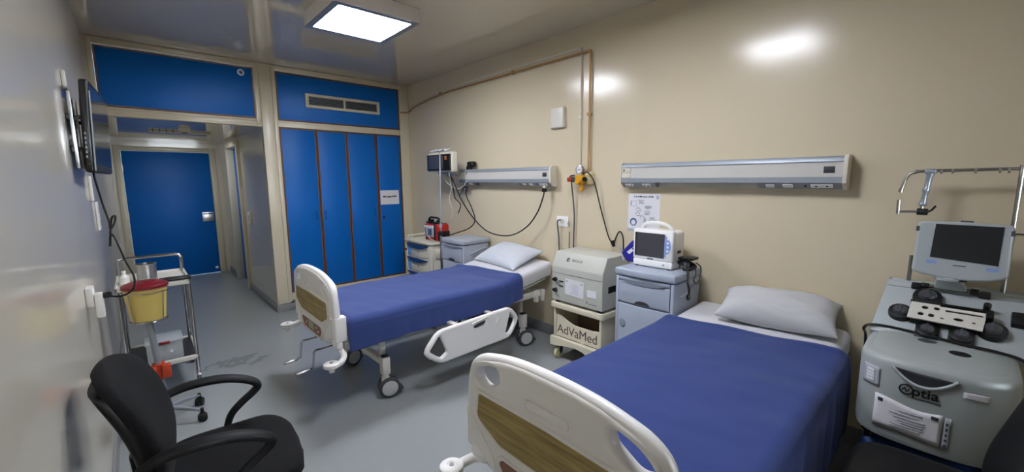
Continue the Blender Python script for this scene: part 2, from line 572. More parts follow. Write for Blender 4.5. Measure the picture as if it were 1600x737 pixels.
oc = thing('overhead_cupboard', 'long blue overhead cupboard panel above the entry passage', 'cupboard', (.66, D + .3, SOF))
b = MB()
member(b, 0.001, .045, SOF, H - .002); member(b, .045, 1.313, 2.71, H - .002); member(b, .045, 1.313, SOF, 2.145); member(b, 1.283, 1.313, 2.145, 2.71)
b.box(.03, .062, D - .012, D + .01, 2.10, 2.73, .004); b.box(1.266, 1.296, D - .012, D + .01, 2.10, 2.73, .004)
for z0, z1 in ((2.69, 2.715), (2.143, 2.163), (2.085, 2.105)):
    b.box(.062, 1.266, D - .010, D + .012, z0, z1, .004)
b.build('cupboard_frame', M['frame'], oc)
pn = MB().box(.075, 1.252, D + .004, D + .022, 2.177, 2.676, .002).build('panel', M['blue'], oc)
MB().plate([rect(.064, 1.263, 2.166, 2.687), rect(.080, 1.247, 2.182, 2.671)], .024, MY(D + .014)).build('edge_band', M['brown'], pn)
b = MB(); b.lathe([(.017, 0), (.032, 0), (.032, .012), (.017, .012), (.017, 0)], (1.156, D + .004, 2.622), (0, -1, 0), caps=False)
fp = b.build('finger_ring', M['alu_dark'], oc)
MB().cyl((1.156, D + .004, 2.622), (1.156, D - .001, 2.622), .018).build('hole', M['black'], fp)

# air vent in the top panel
v = thing('air_vent', 'cream two-bay air vent grille in blue panel above wardrobe', 'vent', (2.21, D, 2.34))
b = MB()
b.plate([rect(1.767, 2.657, 2.335, 2.492, .006), rect(1.803, 2.20, 2.366, 2.461), rect(2.222, 2.622, 2.366, 2.461)], .03, MY(D - .003), .003)
b.build('vent_frame', M['frame'], v)
MB().box(1.79, 2.63, D + .0035, D + .0055, 2.36, 2.47).build('vent_back', M['black'], v)
for k in range(7):
    z = 2.372 + k * .0135
    b = MB()
    for x0, x1 in ((1.803, 2.20), (2.222, 2.622)):
        b.hexa([(x0, D - .014, z - .003), (x1, D - .014, z - .003), (x1, D + .003, z + .004), (x0, D + .003, z + .004),
                (x0, D - .014, z - .001), (x1, D - .014, z - .001), (x1, D + .003, z + .006), (x0, D + .003, z + .006)])
    b.build('slat', M['alu_dark'], v)

# notice on the wardrobe door
n = thing('paper_notice', 'white printed notice in landscape taped to the rightmost blue wardrobe door', 'notice', (2.75, D, 1.17))
MB().box(2.617, 2.882, D + .0005, D + .0025, 1.18, 1.365).build('sheet', M['paper'], n)
b = MB()
for x0, x1, z in ((2.65, 2.70, 1.283), (2.71, 2.77, 1.279), (2.775, 2.80, 1.283), (2.805, 2.845, 1.285)):
    b.box(x0, x1, D - .0005, D + .0006, z - .008, z + .009, .0)
b.build('print_marks', M['ink'], n)

# ----------------------------------------------------------------------------- ceiling lamps
def lamp(yc, label, dm='lamp_on'):
    xc = 1.59
    t = thing('ceiling_lamp', label, 'lamp', (xc, yc, 2.65), 0, 'square ceiling lamps')
    h = .31
    b = MB()
    b.plate([rect(xc - h, xc + h, yc - h, yc + h), rect(xc - h + .012, xc + h - .012, yc - h + .012, yc + h - .012)], .102, MZ(2.702), .002)
    b.build('housing', M['lamp_white'], t)
    b = MB()
    b.plate([rect(xc - h + .001, xc + h - .001, yc - h + .001, yc + h - .001), rect(xc - h + .045, xc + h - .045, yc - h + .045, yc + h - .045, .01)], .006, MZ(2.647), .002)
    b.build('bezel', M['alu_dark'], t)
    MB().box(xc - h + .04, xc + h - .04, yc - h + .04, yc + h - .04, 2.651, 2.66).build('diffuser', M[dm], t)
    return t
lamp(3.165, 'lit square ceiling lamp in cream box housing near the wardrobe')
lamp(1.22, 'lit square ceiling lamp overhead, mirrored in the glossy bed wall', 'lamp_dim')
# passage fittings
t = thing('smoke_detector', 'small round cream smoke detector on passage soffit', 'smoke detector', (.70, 5.95, SOF))
MB().lathe([(.055, 0), (.055, -.018), (.045, -.03), (.03, -.042), (.0005, -.044)], (.70, 5.95, SOF)).build('housing', M['cream_pl'], t)
MB().lathe([(.028, -.040), (.028, -.048), (.0005, -.049)], (.70, 5.95, SOF)).build('sensor', M['dark_gap'], t)
t = thing('lamp_batten', 'narrow cream unlit batten on the soffit before entry door', 'batten', (.66, 6.3, SOF))
MB().box(.40, .98, 6.28, 6.36, SOF - .022, SOF, .005).build('batten_body', M['cream_pl'], t)
for k in range(4):
    MB().cyl((.44 + .06 * k, 6.28, SOF - .011), (.44 + .06 * k, 6.275, SOF - .011), .007, 10).build('port', M['black'], t)

# passage switches
t = thing('light_switch', 'white light switch beside the bathroom door in the passage', 'light switch', (1.31, 6.30, 1.0))
MB().box(1.292, 1.315, 6.22, 6.35, .95, 1.10, .004).build('plate', M['white_pl'], t)
MB().box(1.284, 1.292, 6.25, 6.32, .985, 1.065, .002).build('rocker', M['cream_pl'], t)
MB().plate([[(5.44, 1.0), (5.50, 1.0), (5.47, 1.075)]], .002, MX(1.3135)).build('paper_tag', M['paper'], None,
    label='tiny white triangular sticker on the passage side wall', cat='sticker')

# ----------------------------------------------------------------------------- beds
def caster(parent, x, y, ang, lab=None):
    """twin-wheel bed caster standing on the floor"""
    ca, sa = math.cos(ang), math.sin(ang)
    ax = Vector((-sa, ca, 0)); fw = Vector((ca, sa, 0))
    c = Vector((x, y, 0)) - fw * .02
    b = MB()
    b.cyl((x, y, .135), (x, y, .175), .022); b.box(x - .028, x + .028, y - .028, y + .028, .165, .29, .006)
    b.hexa([c + fw * .05 - ax * .012 + Vector((0, 0, .07)), c + fw * .05 + ax * .012 + Vector((0, 0, .07)),
            c - fw * .03 + ax * .012 + Vector((0, 0, .07)), c - fw * .03 - ax * .012 + Vector((0, 0, .07)),
            c + fw * .045 - ax * .02 + Vector((0, 0, .145)), c + fw * .045 + ax * .02 + Vector((0, 0, .145)),
            c - fw * .005 + ax * .02 + Vector((0, 0, .145)), c - fw * .005 - ax * .02 + Vector((0, 0, .145))], .004)
    k = b.build('caster', M['white_metal'], parent)
    for s in (-1, 1):
        p = c + ax * s * .034 + Vector((0, 0, .072))
        b = MB()
        b.lathe([(.055, -.014), (.066, -.014), (.072, -.009), (.072, .009), (.066, .014), (.055, .014), (.055, -.014)], p, ax * s, caps=False, seg=32)
        b.build('tyre', M['rubber'], k)
        b = MB(); b.lathe([(.0005, .010), (.05, .013), (.056, .010), (.056, -.010), (.0005, -.010)], p, ax * s, caps=False, seg=32)
        b.build('wheel_disc', M['wheel'], k)
    b = MB(); b.box(x - .024, x + .024, y - .024, y + .024, .29, .30, .003)
    b.build('cap', M['black'], k)
    p = c - fw * .075 + Vector((0, 0, .055))
    b = MB(); b.hexa([p + ax * -.03 + fw * .03 + Vector((0, 0, -.012)), p + ax * .03 + fw * .03 + Vector((0, 0, -.012)), p + ax * .03 - fw * .02 + Vector((0, 0, -.02)), p - ax * .03 - fw * .02 + Vector((0, 0, -.02)),
                      p + ax * -.03 + fw * .03 + Vector((0, 0, .008)), p + ax * .03 + fw * .03 + Vector((0, 0, .008)), p + ax * .03 - fw * .02 + Vector((0, 0, .0)), p - ax * .03 - fw * .02 + Vector((0, 0, .0))], .004)
    b.build('brake_pedal', M['rubber'], k)

def bed(yc, xf, lift, label, rails, fo=0.0):
    t = thing('hospital_bed', label, 'bed', (2.0, yc, 0), 0, 'white manual hospital beds')
    # ---- footboard
    bc0 = yc
    yc = yc + fo
    half = [(0, .912), (.10, .910), (.19, .902), (.26, .886), (.325, .866), (.375, .825), (.395, .75), (.405, .63), (.402, .535), (.385, .515), (.30, .487), (.255, .452), (0, .448)]
    out = [(yc + u, z) for u, z in half] + [(yc - u, z) for u, z in half[-2:0:-1]]
    out = round_poly(out, .03, 4)
    hole = round_poly([(.346, .830), (.262, .858), (.222, .855), (.222, .812), (.30, .766), (.346, .782)], .02, 4)
    holes = [[(yc + u, z) for u, z in hole], [(yc - u, z) for u, z in hole]]
    xm = xf + .03
    b = MB()
    b.plate([out] + holes, .056, MX(xm), .02, 4)
    # thick rolled rim round the top and the sides
    rim = [(yc + u, z) for u, z in [(.392, .56), (.395, .65), (.389, .745), (.372, .818), (.326, .858), (.259, .878), (.177, .893), (.09, .900), (0, .902)]]
    rim = rim + [(2 * yc - u, z) for u, z in rim[-2::-1]]
    b.tube([(xm, y, z) for y, z in rim], .0215, 14, 4)
    for s in (-1, 1):
        b.box(xm - .022, xm + .055, yc + s * .39 - .028, yc + s * .39 + .028, .50, .665, .014, 3)
        b.box(xm - .018, xm + .03, yc + s * .365 - .05, yc + s * .365 + .04, .452, .53, .02, 3)
    fb = b.build('footboard', M['white_pl'], t)
    wood = round_poly([(yc + .322, .742), (yc, .748), (yc - .322, .742), (yc - .335, .648), (yc - .212, .592), (yc + .212, .592), (yc + .335, .648)], [.014, 0, .014, .02, .02, .02, .02], 4)
    wood2 = round_poly([(yc + .338, .756), (yc, .762), (yc - .338, .756), (yc - .35, .64), (yc - .218, .578), (yc + .218, .578), (yc + .35, .64)], [.018, 0, .018, .024, .024, .024, .024], 4)
    MB().plate([wood], .006, MX(xf + .001), .0015).build('wood_inlay', M['wood'], fb)
    MB().plate([wood2, wood[::-1]], .012, MX(xf + .001), .004).build('inlay_border', M['white_pl'], fb)
    MB().plate([rect(yc - .09, yc + .09, .783, .817, .017), rect(yc - .086, yc + .086, .787, .813, .013)], .010, MX(xf + .001), .0015).build('grip_outline', M['white_pl'], fb)
    ctl = round_poly([(yc - .19, .552), (yc + .19, .552), (yc + .215, .53), (yc + .17, .475), (yc - .17, .475), (yc - .215, .53)], .012, 3)
    MB().plate([ctl], .006, MX(xf), .0015).build('control_label', mat_brown, fb)
    MB().plate([[(yc + (u - yc) * 1.09, .514 + (z - .514) * 1.22) for u, z in ctl], ctl[::-1]], .022, MX(xf + .002), .006).build('label_border', M['white_pl'], fb)
    MB().box(xf - .005, xf, yc - .045, yc + .06, .490, .540, .001).build('display', M['lcd'], fb)
    for u in (-.13, -.10, .10, .13):
        MB().cyl((xf - .006, yc + u, .505 + .02 * (abs(u) < .11)), (xf, yc + u, .505 + .02 * (abs(u) < .11)), .007, 12).build('stud', M['white_pl'], fb)
    for s in (-1, 1):
        MB().tube([(xf + .001, yc + s * u, z) for u, z in ((.388, .660), (.372, .650), (.345, .615), (.30, .575), (.255, .535), (.235, .47))], .0045, 8, 4).build('moulded_ridge', M['white_pl'], fb)
    yc = bc0
    # ---- bumper wheels on the corners
    for s in (-1, 1):
        c = Vector((xf - .045, yc + s * .478, .405))
        b = MB()
        b.tube([(xf + .045, yc + s * .37, .455), (xf + .045, yc + s * .44, .425), (xf + .01, yc + s * .475, .402), c + Vector((0, 0, -.006))], .019, 10, 5)
        b.box(c.x - .014, c.x + .014, c.y - .014, c.y + .014, c.z - .045, c.z - .015, .003)
        k = b.build('bumper_arm', M['white_pl'], t)
        MB().lathe([(.0005, -.014), (.040, -.014), (.046, -.009), (.046, .009), (.040, .014), (.018, .016), (.016, .012), (.0005, .012)], c, caps=False).build('bumper_wheel', M['white_pl'], k)
        MB().cyl(c + Vector((0, 0, .010)), c + Vector((0, 0, .0165)), .009, 14).build('bolt', M['steel'], k)
    # ---- hand cranks
    for u, dx in ((.03, 0), (-.20, .012)):
        y = yc + u
        b = MB()
        b.tube([(xf + .09, y, .415), (xf - .06 + dx, y, .412), (xf - .072 + dx, y, .40), (xf - .082 + dx, y, .30), (xf - .09 + dx, y, .295), (xf - .11 + dx, y, .292)], .0065, 8)
        k = b.build('crank', M['chrome'], t)
        MB().cyl((xf - .10 + dx, y, .293), (xf - .185 + dx, y, .288), .009, 12, bev=.003).build('crank_handle', M['steel'], k)
    # ---- frame
    b = MB()
    for s in (-1, 1):
        b.box(1.10, 2.95, yc + s * .375 - .02, yc + s * .375 + .02, .435, .485, .006)
        b.box(1.10, 1.16, yc + s * .30 - .04, yc + s * .30 + .04, .44, .50, .006)
    for x in (1.11, 1.65, 2.3, 2.92):
        b.box(x - .02, x + .02, yc - .36, yc + .36, .437, .477, .005)
    b.build('bed_frame', M['white_metal'], t)
    b = MB()
    b.box(1.12, 2.42, yc - .39, yc + .39, .487, .502, .004)
    z1 = .487 + lift * .95
    b.hexa([(2.43, yc - .39, .487), (2.97, yc - .39, z1), (2.97, yc + .39, z1), (2.43, yc + .39, .487),
            (2.43, yc - .39, .502), (2.97, yc - .39, z1 + .015), (2.97, yc + .39, z1 + .015), (2.43, yc + .39, .502)], .003)
    b.build('sleeping_deck', M['white_metal'], t)
    for x in (1.385, 2.715):
        b = MB()
        b.box(x - .022, x + .022, yc - .335, yc + .335, .225, .268, .006)
        for s in (-1, 1):
            b.box(x - .018, x + .018, yc + s * .30 - .018, yc + s * .30 + .018, .26, .437, .004)
        k = b.build('leg_frame', M['white_metal'], t)
        for s in (-1, 1):
            MB().box(x - .03, x + .03, yc + s * .30 - .03, yc + s * .30 + .03, .415, .436, .005).build('leg_cap', M['black'], k)
        for s in (-1, 1):
            caster(t, x, yc + s * .335, PI + .25 * s if x < 2 else 2.75)
    b = MB()
    b.box(1.6, 2.1, yc - .03, yc + .03, .39, .43, .006); b.cyl((1.15, yc + .03, .415), (1.7, yc + .03, .415), .016); b.cyl((1.15, yc - .2, .415), (2.3, yc - .2, .415), .016)
    b.box(1.8, 1.9, yc - .34, yc - .25, .37, .436, .01)
    b.build('crank_screw', M['steel'], t)
    for s in (-1, 1):
        for xx in (2.80, 2.88):
            MB().box(xx, xx + .035, yc + s * .40 - .02, yc + s * .40 + .02, .395, .50, .006).build('pole_socket', M['white_metal'], t)
    # ---- folded side rails
    for s in rails:
        y = yc + s * .545
        poly = round_poly([(1.565, .315), (1.70, .212), (2.365, .235), (2.455, .375), (2.365, .482), (1.675, .452)], [.03, .04, .05, .04, .05, .05], 5)
        h1 = round_poly([(1.695, .425), (1.61, .325), (1.70, .25), (1.755, .285)], .018, 4)
        h2 = round_poly([(2.36, .452), (2.42, .375), (2.36, .27), (2.305, .275)], .018, 4)
        b = MB()
        b.plate([poly, h1, h2], .036, MY(y), .012, 3)
        b.tube([(x, y, z) for x, z in round_poly([(1.578, .317), (1.705, .226), (2.357, .248), (2.44, .375), (2.355, .468), (1.685, .440)], .05, 5)], .019, 10, closed=True)
        r = b.build('side_rail', M['white_pl'], t)
        yo = y + s * .02
        MB().plate([round_poly([(1.985, .418), (2.02, .43), (2.10, .438), (2.085, .415), (2.04, .405), (1.99, .40)], .01, 3)], .008, MY(yo), .002).build('rail_latch', M['dark_gap'], r)
        MB().tube([(1.97, yo, .435), (2.02, yo, .446), (2.12, yo, .456), (2.14, yo, .43), (2.13, yo, .40)], .005, 8, 4).build('latch_outline', M['white_pl'], r)
        MB().tube([(2.235, yo, .43), (2.215, yo, .41), (2.205, yo, .385)], .004, 6, 3).build('embossed_mark', M['white_pl'], r)
        for x in (1.85, 2.2):
            b = MB(); b.box(x - .02, x + .02, min(y - s * .02, yc + s * .37), max(y - s * .02, yc + s * .37), .44, .462, .004)
            b.build('rail_bracket', M['white_metal'], r)
    return t

mat_brown = mat('brown_control_label', '#8a6248', 0.4, var=0.25, scale=25)
M['lcd'] = mat('pale_green_display', '#a8b59a', 0.35, var=0.03)

Y1, Y2 = 2.945, 0.755
LIFT1, LIFT2 = .10, .035
bed(Y1, 1.03, LIFT1, 'white crank hospital bed between the other bed and the blue wardrobe', (-1, 1))
bed(Y2, 1.055, LIFT2, 'white crank hospital bed in front, wood inlay footboard nearest the camera', (1,), .032)

def lift_at(x, lift):
    return max(0.0, (x - 2.42) / .58) * lift

def mattress(yc, lift, label):
    x0, x1, hw, z0, z1, r = 1.15, 3.035, .41, .504, .635, .04
    nx = 60
    prof = []
    # closed cross-section in (y, z)
    for cx, cz, a0 in ((hw - r, z0 + r * .6, -90), (hw - r, z1 - r, 0), (-(hw - r), z1 - r, 90), (-(hw - r), z0 + r * .6, 180)):
        for k in range(6):
            a = R(a0 + 18 * k)
            rz = r * .6 if cz < .55 else r
            prof.append((cx + r * math.cos(a), cz + rz * math.sin(a)))
    # subdivide top
    P = []
    for i in range(nx + 1):
        f = i / nx
        x = x0 + (x1 - x0) * f
        e = min(f, 1 - f) * (x1 - x0)
        sh = 1.0 if e > r else math.sqrt(max(0, 1 - ((r - e) / r) ** 2)) * .12 + .88
        row = []
        for (y, z) in prof:
            zz = .57 + (z - .57) * sh
            yy = y * (1 - (1 - sh) * .4)
            w = noise.noise((x * 5, yc + yy * 6, zz * 9)) * .004
            row.append((x, yc + yy, zz + w + lift_at(x, lift)))
        row.append(row[0])
        P.append(row)
    b = MB(); b.grid(P)
    bm = b.bm
    bmesh.ops.remove_doubles(bm, verts=list(bm.verts), dist=.0001)
    es = [e for e in bm.edges if len(e.link_faces) == 1]
    bmesh.ops.holes_fill(bm, edges=es, sides=0)
    bmesh.ops.recalc_face_normals(bm, faces=list(bm.faces))
    return b.build('mattress', M['sheet'], None, label=label, cat='mattress', angle=60)
mattress(Y1, LIFT1, 'mattress in white sheet on the bed next to the blue wardrobe')
mattress(Y2, LIFT2, 'mattress in white sheet on the front bed with wood inlay footboard')

def blanket(yc, lift, m, label, xh_far, xh_near, dn, df, seed, hw=.432, xfoot=1.115):
    zt = .648
    nx, nt = 110, 70
    r = .05
    P = []
    for i in range(nx + 1):
        row = []
        for j in range(56 + nt + 1):
            # cross-section parameter: far hem -> top -> near hem
            if j <= 20:
                f = j / 20
                y = hw; z = zt - r - df * (1 - f); side = 1
                top = 0
            elif j <= 28:
                a = (j - 20) / 8 * PI / 2
                y = hw - r + r * math.cos(a); z = zt - r + r * math.sin(a); top = (j - 20) / 8
            elif j <= 28 + nt:
                f = (j - 28) / nt
                y = (hw - r) * (1 - 2 * f); z = zt; top = 1
            elif j <= 36 + nt:
                a = (j - 28 - nt) / 8 * PI / 2
                y = -(hw - r) - r * math.sin(a); z = zt - r + r * math.cos(a); top = 1 - (j - 28 - nt) / 8
            else:
                f = (j - 36 - nt) / 20
                y = -hw; z = zt - r - dn * f; top = 0
            fy = (y + hw) / (2 * hw)
            xh = xh_near + (xh_far - xh_near) * fy
            x = xfoot + (xh - xfoot) * i / nx
            hang = max(0, (zt - r) - z)
            # wrinkles
            w = noise.noise((x * 3.1 + seed, y * 3.3, 0)) * .007 + noise.noise((x * 9 + seed, y * 5 + x * 4, 3)) * .0035
            w += .004 * math.sin((x * 1.2 + y * 2.0 + seed) * 9) * noise.noise((x * 1.5, y * 1.5, seed))
            zz = z + w * top + lift_at(x, lift)
            yy = y
            if hang > 0:
                s = 1 if y > 0 else -1
                fold = noise.noise((x * 5 + seed, s * 2, 7)) * .05 + .022 * math.sin(x * 13 + seed + 2.5 * noise.noise((x * 2, 0, seed)))
                fold += .010 * noise.noise((x * 11, z * 5, seed))
                k = min(1, hang / .16)
                yy = y + s * (.004 + abs(fold) * .42 * k)
                zz += noise.noise((x * 2.2 + seed, s, 1)) * .016 * k
            if i <= 2:                                   # foot end drops behind the footboard
                zz -= (1 - i / 2) ** 2 * .10 * (1 if hang == 0 else max(0, 1 - hang / .12))
            if i >= nx - 2:                              # turned hem
                zz += .004 * top
            row.append((x, yc + yy, zz))
        P.append(row)
    b = MB(); b.grid(P)
    bmesh.ops.recalc_face_normals(b.bm, faces=list(b.bm.faces))
    o = b.build('blanket', m, None, label=label, cat='blanket', angle=80)
    s = o.modifiers.new('thick', 'SOLIDIFY')
    s.thickness = .006
    s.offset = 0
    return o
blanket(Y1, LIFT1, M['blanket'], 'violet-blue blanket over the bed by the wardrobe', 2.53, 2.62, .155, .09, 3.1)
blanket(Y2, LIFT2, M['blanket2'], 'royal blue blanket over the front bed, hanging beside the apheresis machine', 2.575, 2.69, .36, .10, 8.7, hw=.452)

def pillow(c, w, d, t, rz, pitch, roll, m, label, seed):
    """w along local Y, d along local X"""
    n = 40
    mtx = Matrix.Translation(c) @ Matrix.Rotation(rz, 4, 'Z') @ Matrix.Rotation(pitch, 4, 'Y') @ Matrix.Rotation(roll, 4, 'X')
    def pt(u, v, s):
        pin = 1 - .07 * (1 - abs(u) ** 2) * abs(v) ** 3
        pin2 = 1 - .07 * (1 - abs(v) ** 2) * abs(u) ** 3
        th = t / 2 * (max(0, 1 - abs(u) ** 2.6) * max(0, 1 - abs(v) ** 2.6)) ** .5
        wr = noise.noise((u * 2.4 + seed, v * 2.2, s)) * .012 + noise.noise((u * 6 + seed, v * 5, s + 3)) * .005
        edge = max(abs(u), abs(v))
        wr *= (1 - edge ** 6)
        z = s * (th * (.62 if s < 0 else 1.0)) + wr
        return Vector((u * d / 2 * pin2, v * w / 2 * pin, z))
    b = MB()
    for s in (1, -1):
        P = []
        for i in range(n + 1):
            u = -math.cos(PI * i / n)
            P.append([pt(u, -math.cos(PI * j / n), s) for j in range(n + 1)])
        b.grid(P)
    bmesh.ops.remove_doubles(b.bm, verts=list(b.bm.verts), dist=.0004)
    bmesh.ops.recalc_face_normals(b.bm, faces=list(b.bm.faces))
    b.bm.transform(mtx)
    return b.build('pillow', m, None, label=label, cat='pillow', angle=80)
pillow((2.865, 2.98, .762), .64, .40, .155, R(-4), R(-19), R(1), M['pillow'], 'pale blue-grey pillow on the bed by the wardrobe', 1.3)
pillow((2.885, .675, .742), .585, .34, .20, R(7), R(-16), R(0), M['pillow2'], 'plump white pillow on the front bed', 5.2)

# ----------------------------------------------------------------------------- bedside cabinets
def bow_front(x0, bow, y0, y1, z0, z1, x1, n=14, r=.012):
    """box whose front (low x) bows outward; returns MB"""
    b = MB()
    pts = []
    for i in range(n + 1):
        f = i / n
        y = y0 + (y1 - y0) * f
        pts.append((x0 - bow * (1 - (2 * f - 1) ** 2), y))
    poly = pts + [(x1, y1), (x1, y0)]
    b.plate([[(p[0], p[1]) for p in poly][::-1]], z1 - z0, Matrix.Translation((0, 0, (z0 + z1) / 2)), r, 2)
    return b

def cabinet(x0, x1, y0, y1, ztop, m, label, group):
    t = thing('bedside_cabinet', label, 'cabinet', ((x0 + x1) / 2, (y0 + y1) / 2, 0), 0, group)
    b = MB()
    b.box(x0 + .018, x1, y0, y1, .05, ztop - .055, .012, 3)
    b.box(x0 + .004, x0 + .03, y0, y0 + .022, .05, ztop - .055, .006); b.box(x0 + .004, x0 + .03, y1 - .022, y1, .05, ztop - .055, .006)
    b.box(x0 + .004, x0 + .03, y0 + .01, y1 - .01, .05, .085, .006)
    for xx in (x0 + .06, x1 - .06):
        for yy in (y0 + .05, y1 - .05):
            b.cyl((xx, yy, 0), (xx, yy, .055), .022, 14)
    b.build('body', m, t)
    bow_front(x0 - .002, .014, y0 - .006, y1 + .006, ztop - .052, ztop, x1 + .004, r=.014).build('top', m, t)
    # drawer with a bowed shadow gap above and a finger scoop below
    dz1, dz0 = ztop - .075, ztop - .235
    b = bow_front(x0 + .002, .010, y0 + .026, y1 - .026, dz0, dz1 - .014, x0 + .022, r=.004)
    b.box(x0 + .0, x0 + .03, y0 + .024, y1 - .024, dz1 - .004, dz1 + .018, .004)
    d = b.build('drawer', m, t)
    yc = (y0 + y1) / 2
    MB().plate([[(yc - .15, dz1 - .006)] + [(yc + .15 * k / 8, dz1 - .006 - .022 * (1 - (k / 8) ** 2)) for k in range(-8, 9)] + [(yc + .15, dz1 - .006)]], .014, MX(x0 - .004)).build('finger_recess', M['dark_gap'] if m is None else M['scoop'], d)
    MB().plate([[(yc + .055 * math.cos(a), dz0 + .004 + .024 * math.sin(a)) for a in [PI * k / 14 for k in range(15)]]], .012, MX(x0 - .006)).build('scoop', M['dark_gap'], d)
    b = bow_front(x0 + .002, .010, y0 + .026, y1 - .026, .09, dz0 - .012, x0 + .022, r=.004)
    dr = b.build('door', m, t)
    b = MB()
    c = (x0 - .006, y1 - .065, ztop - .385)
    b.ball(c, .028, (.25, .9, 1.15))
    b.build('door_grip', M['grip'], dr)
    # towel rail groove on the side
    b = MB(); b.tube([(x0 + .09, y0 - .002, ztop - .155), (x0 + .12, y0 - .006, ztop - .145), (x1 - .08, y0 - .006, ztop - .105), (x1 - .05, y0 - .002, ztop - .115)], .006, 8, 3)
    b.build('side_rail', m, t)
    return t
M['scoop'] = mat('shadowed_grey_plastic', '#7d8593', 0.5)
M['grip'] = mat('mid_grey_grip', '#8d97a8', 0.4)
cabinet(2.65, 3.03, 1.178, 1.60, .892, M['grey_pl'], 'blue-grey bedside cabinet beside front bed, carrying the patient monitor', 'blue-grey bedside cabinets')
cabinet(2.70, 3.055, 3.497, 3.905, .866, M['grey_pl2'], 'blue-grey bedside cabinet behind the bed near the wardrobe', 'blue-grey bedside cabinets')

# ----------------------------------------------------------------------------- patient monitor on the near cabinet
zt = .893
t = thing('patient_monitor', 'white patient monitor with carry handle on the bedside cabinet', 'monitor', (2.87, 1.40, zt))
b = MB()
y0, y1 = 1.262, 1.555
b.box(2.80, 2.96, y0 + .004, y1 - .012, zt + .012, zt + .255, .016, 3)
b.box(2.785, 2.83, y0, y1, zt + .05, zt + .262, .012, 3)
b.box(2.785, 2.90, y0 + .003, y1 - .003, zt + .004, zt + .052, .01, 3)
b.build('housing', M['white_pl'], t)
b = MB(); b.plate([round_poly([(y0 + .058, zt + .075), (y0 + .058, zt + .238), (y1 - .018, zt + .238), (y1 - .018, zt + .075)], .006, 3)], .006, MX(2.784), .001)
b.build('screen', M['screen_grey'], t)
b = MB(); b.plate([round_poly([(y1 - .018, zt + .075), (y1 - .018, zt + .238), (y1 - .030, zt + .238), (y1 - .030, zt + .075)], .0, 1)], .007, MX(2.784), .001)
b.build('screen_edge', M['black'], t)
b = MB()
arc = [(y0 + .058, zt + .078)] + [(y0 + .056 - .045 * math.sin(PI * k / 10), zt + .078 + .158 * k / 10) for k in range(11)]
b.plate([arc[::-1]], .008, MX(2.784), .001)
kp = b.build('key_panel', M['lilac'], t)
for k in range(5):
    MB().cyl((2.7795, y0 + .034, zt + .10 + .027 * k), (2.781, y0 + .034, zt + .10 + .027 * k), .008, 12).build('key', M['white_pl'], kp)
b = MB(); b.tube([(2.787, y0 + .058 - .050 * math.sin(PI * k / 12), zt + .07 + .175 * k / 12) for k in range(13)], .006, 8)
b.build('key_rim', M['white_pl'], t)
b = MB()
b.strip(smooth_pts([(2.86, y0 + .035, zt + .245), (2.845, y0 + .05, zt + .278), (2.835, y0 + .10, zt + .302), (2.83, y0 + .16, zt + .306), (2.835, y1 - .07, zt + .296), (2.85, y1 - .035, zt + .262), (2.86, y1 - .03, zt + .245)], 5), (1, 0, 0), .032, .023)
b.build('carry_handle', M['white_pl'], t)
MB().box(2.783, 2.7855, y0 + .135, y0 + .18, zt + .058, zt + .064).build('badge', M['ink'], t)
b = MB(); b.box(2.86, 2.91, y0 + .001, y0 + .006, zt + .105, zt + .125, .002); b.build('side_port', M['black'], t)
MB().cyl((2.784, y0 + .06, zt + .03), (2.780, y0 + .06, zt + .03), .006, 12).build('knob', M['alu'], t)
b = MB()
for xx in (2.80, 2.94):
    for yy in (y0 + .03, y1 - .03):
        b.cyl((xx, yy, zt), (xx, yy, zt + .014), .012, 12)
b.build('foot', M['black'], t)
# blood pressure cuff leaning by the monitor
t = thing('pressure_cuff', 'royal blue blood pressure cuff leaning left of the white monitor', 'cuff', (2.86, 1.60, zt))
b = MB()
b.plate([round_poly([(1.572, zt + .006), (1.640, zt - .0), (1.690, zt + .065), (1.600, zt + .165), (1.560, zt + .15)], [.012, .02, .02, .015, .02], 4)], .034, MX(2.86) , .012, 3)
c = b.build('cuff_fold', M['cuff'], t)
MB().plate([[(1.618, zt + .06), (1.638, zt + .075), (1.602, zt + .105), (1.584, zt + .09)]], .002, MX(2.842)).build('label', M['paper'], c)
MB().plate([[(1.6, zt + .1), (1.604, zt + .103), (1.58, zt + .122), (1.576, zt + .118)]], .0025, MX(2.842)).build('label', M['paper_grey'], c)
MB().tube([(2.855, 1.655, zt + .05), (2.85, 1.70, zt + .10), (2.86, 1.69, zt + .06), (2.84, 1.665, zt + .01)], .004, 6, 5).build('tube', M['grey_pl'], t)
# lead bundle
t = thing('monitor_leads', 'black coiled monitor leads and probe hanging over cabinet edge', 'cables', (2.9, 1.19, zt))
b = MB()
for k in range(6):
    o = k * .009
    b.tube([(2.84 + o, 1.255, zt + .05 - k * .004), (2.86, 1.225, zt + .075 - k * .007), (2.89, 1.19, zt + .055 - k * .006), (2.90 - o, 1.155, zt + .03), (2.86 - o, 1.17, zt + .008 + k * .002), (2.83, 1.21, zt + .012 + k * .003)], .007, 8, 5)
b.build('coil', M['black'], t)
b = MB(); b.box(2.83, 2.93, 1.15, 1.248, zt + .075, zt + .092, .006, mtx=None); b.build('probe_case', M['black'], t)
MB().tube([(2.84, 1.19, zt + .04), (2.80, 1.160, zt + .0), (2.775, 1.146, zt - .06), (2.79, 1.142, zt - .11), (2.785, 1.144, zt - .15)], .007, 8, 5).build('lead', M['black'], t)
MB().ball((2.785, 1.144, zt - .155), .013, (1, 1, 1.6)).build('lead_plug', M['black'], t)
MB().tube([(2.90, 1.16, zt + .03), (2.86, 1.135, zt - .01), (2.83, 1.135, zt - .05), (2.87, 1.13, zt - .075), (2.93, 1.135, zt - .04), (2.95, 1.145, zt + .02), (2.92, 1.165, zt + .05)], .0035, 6, 5).build('lead', M['black'], t)

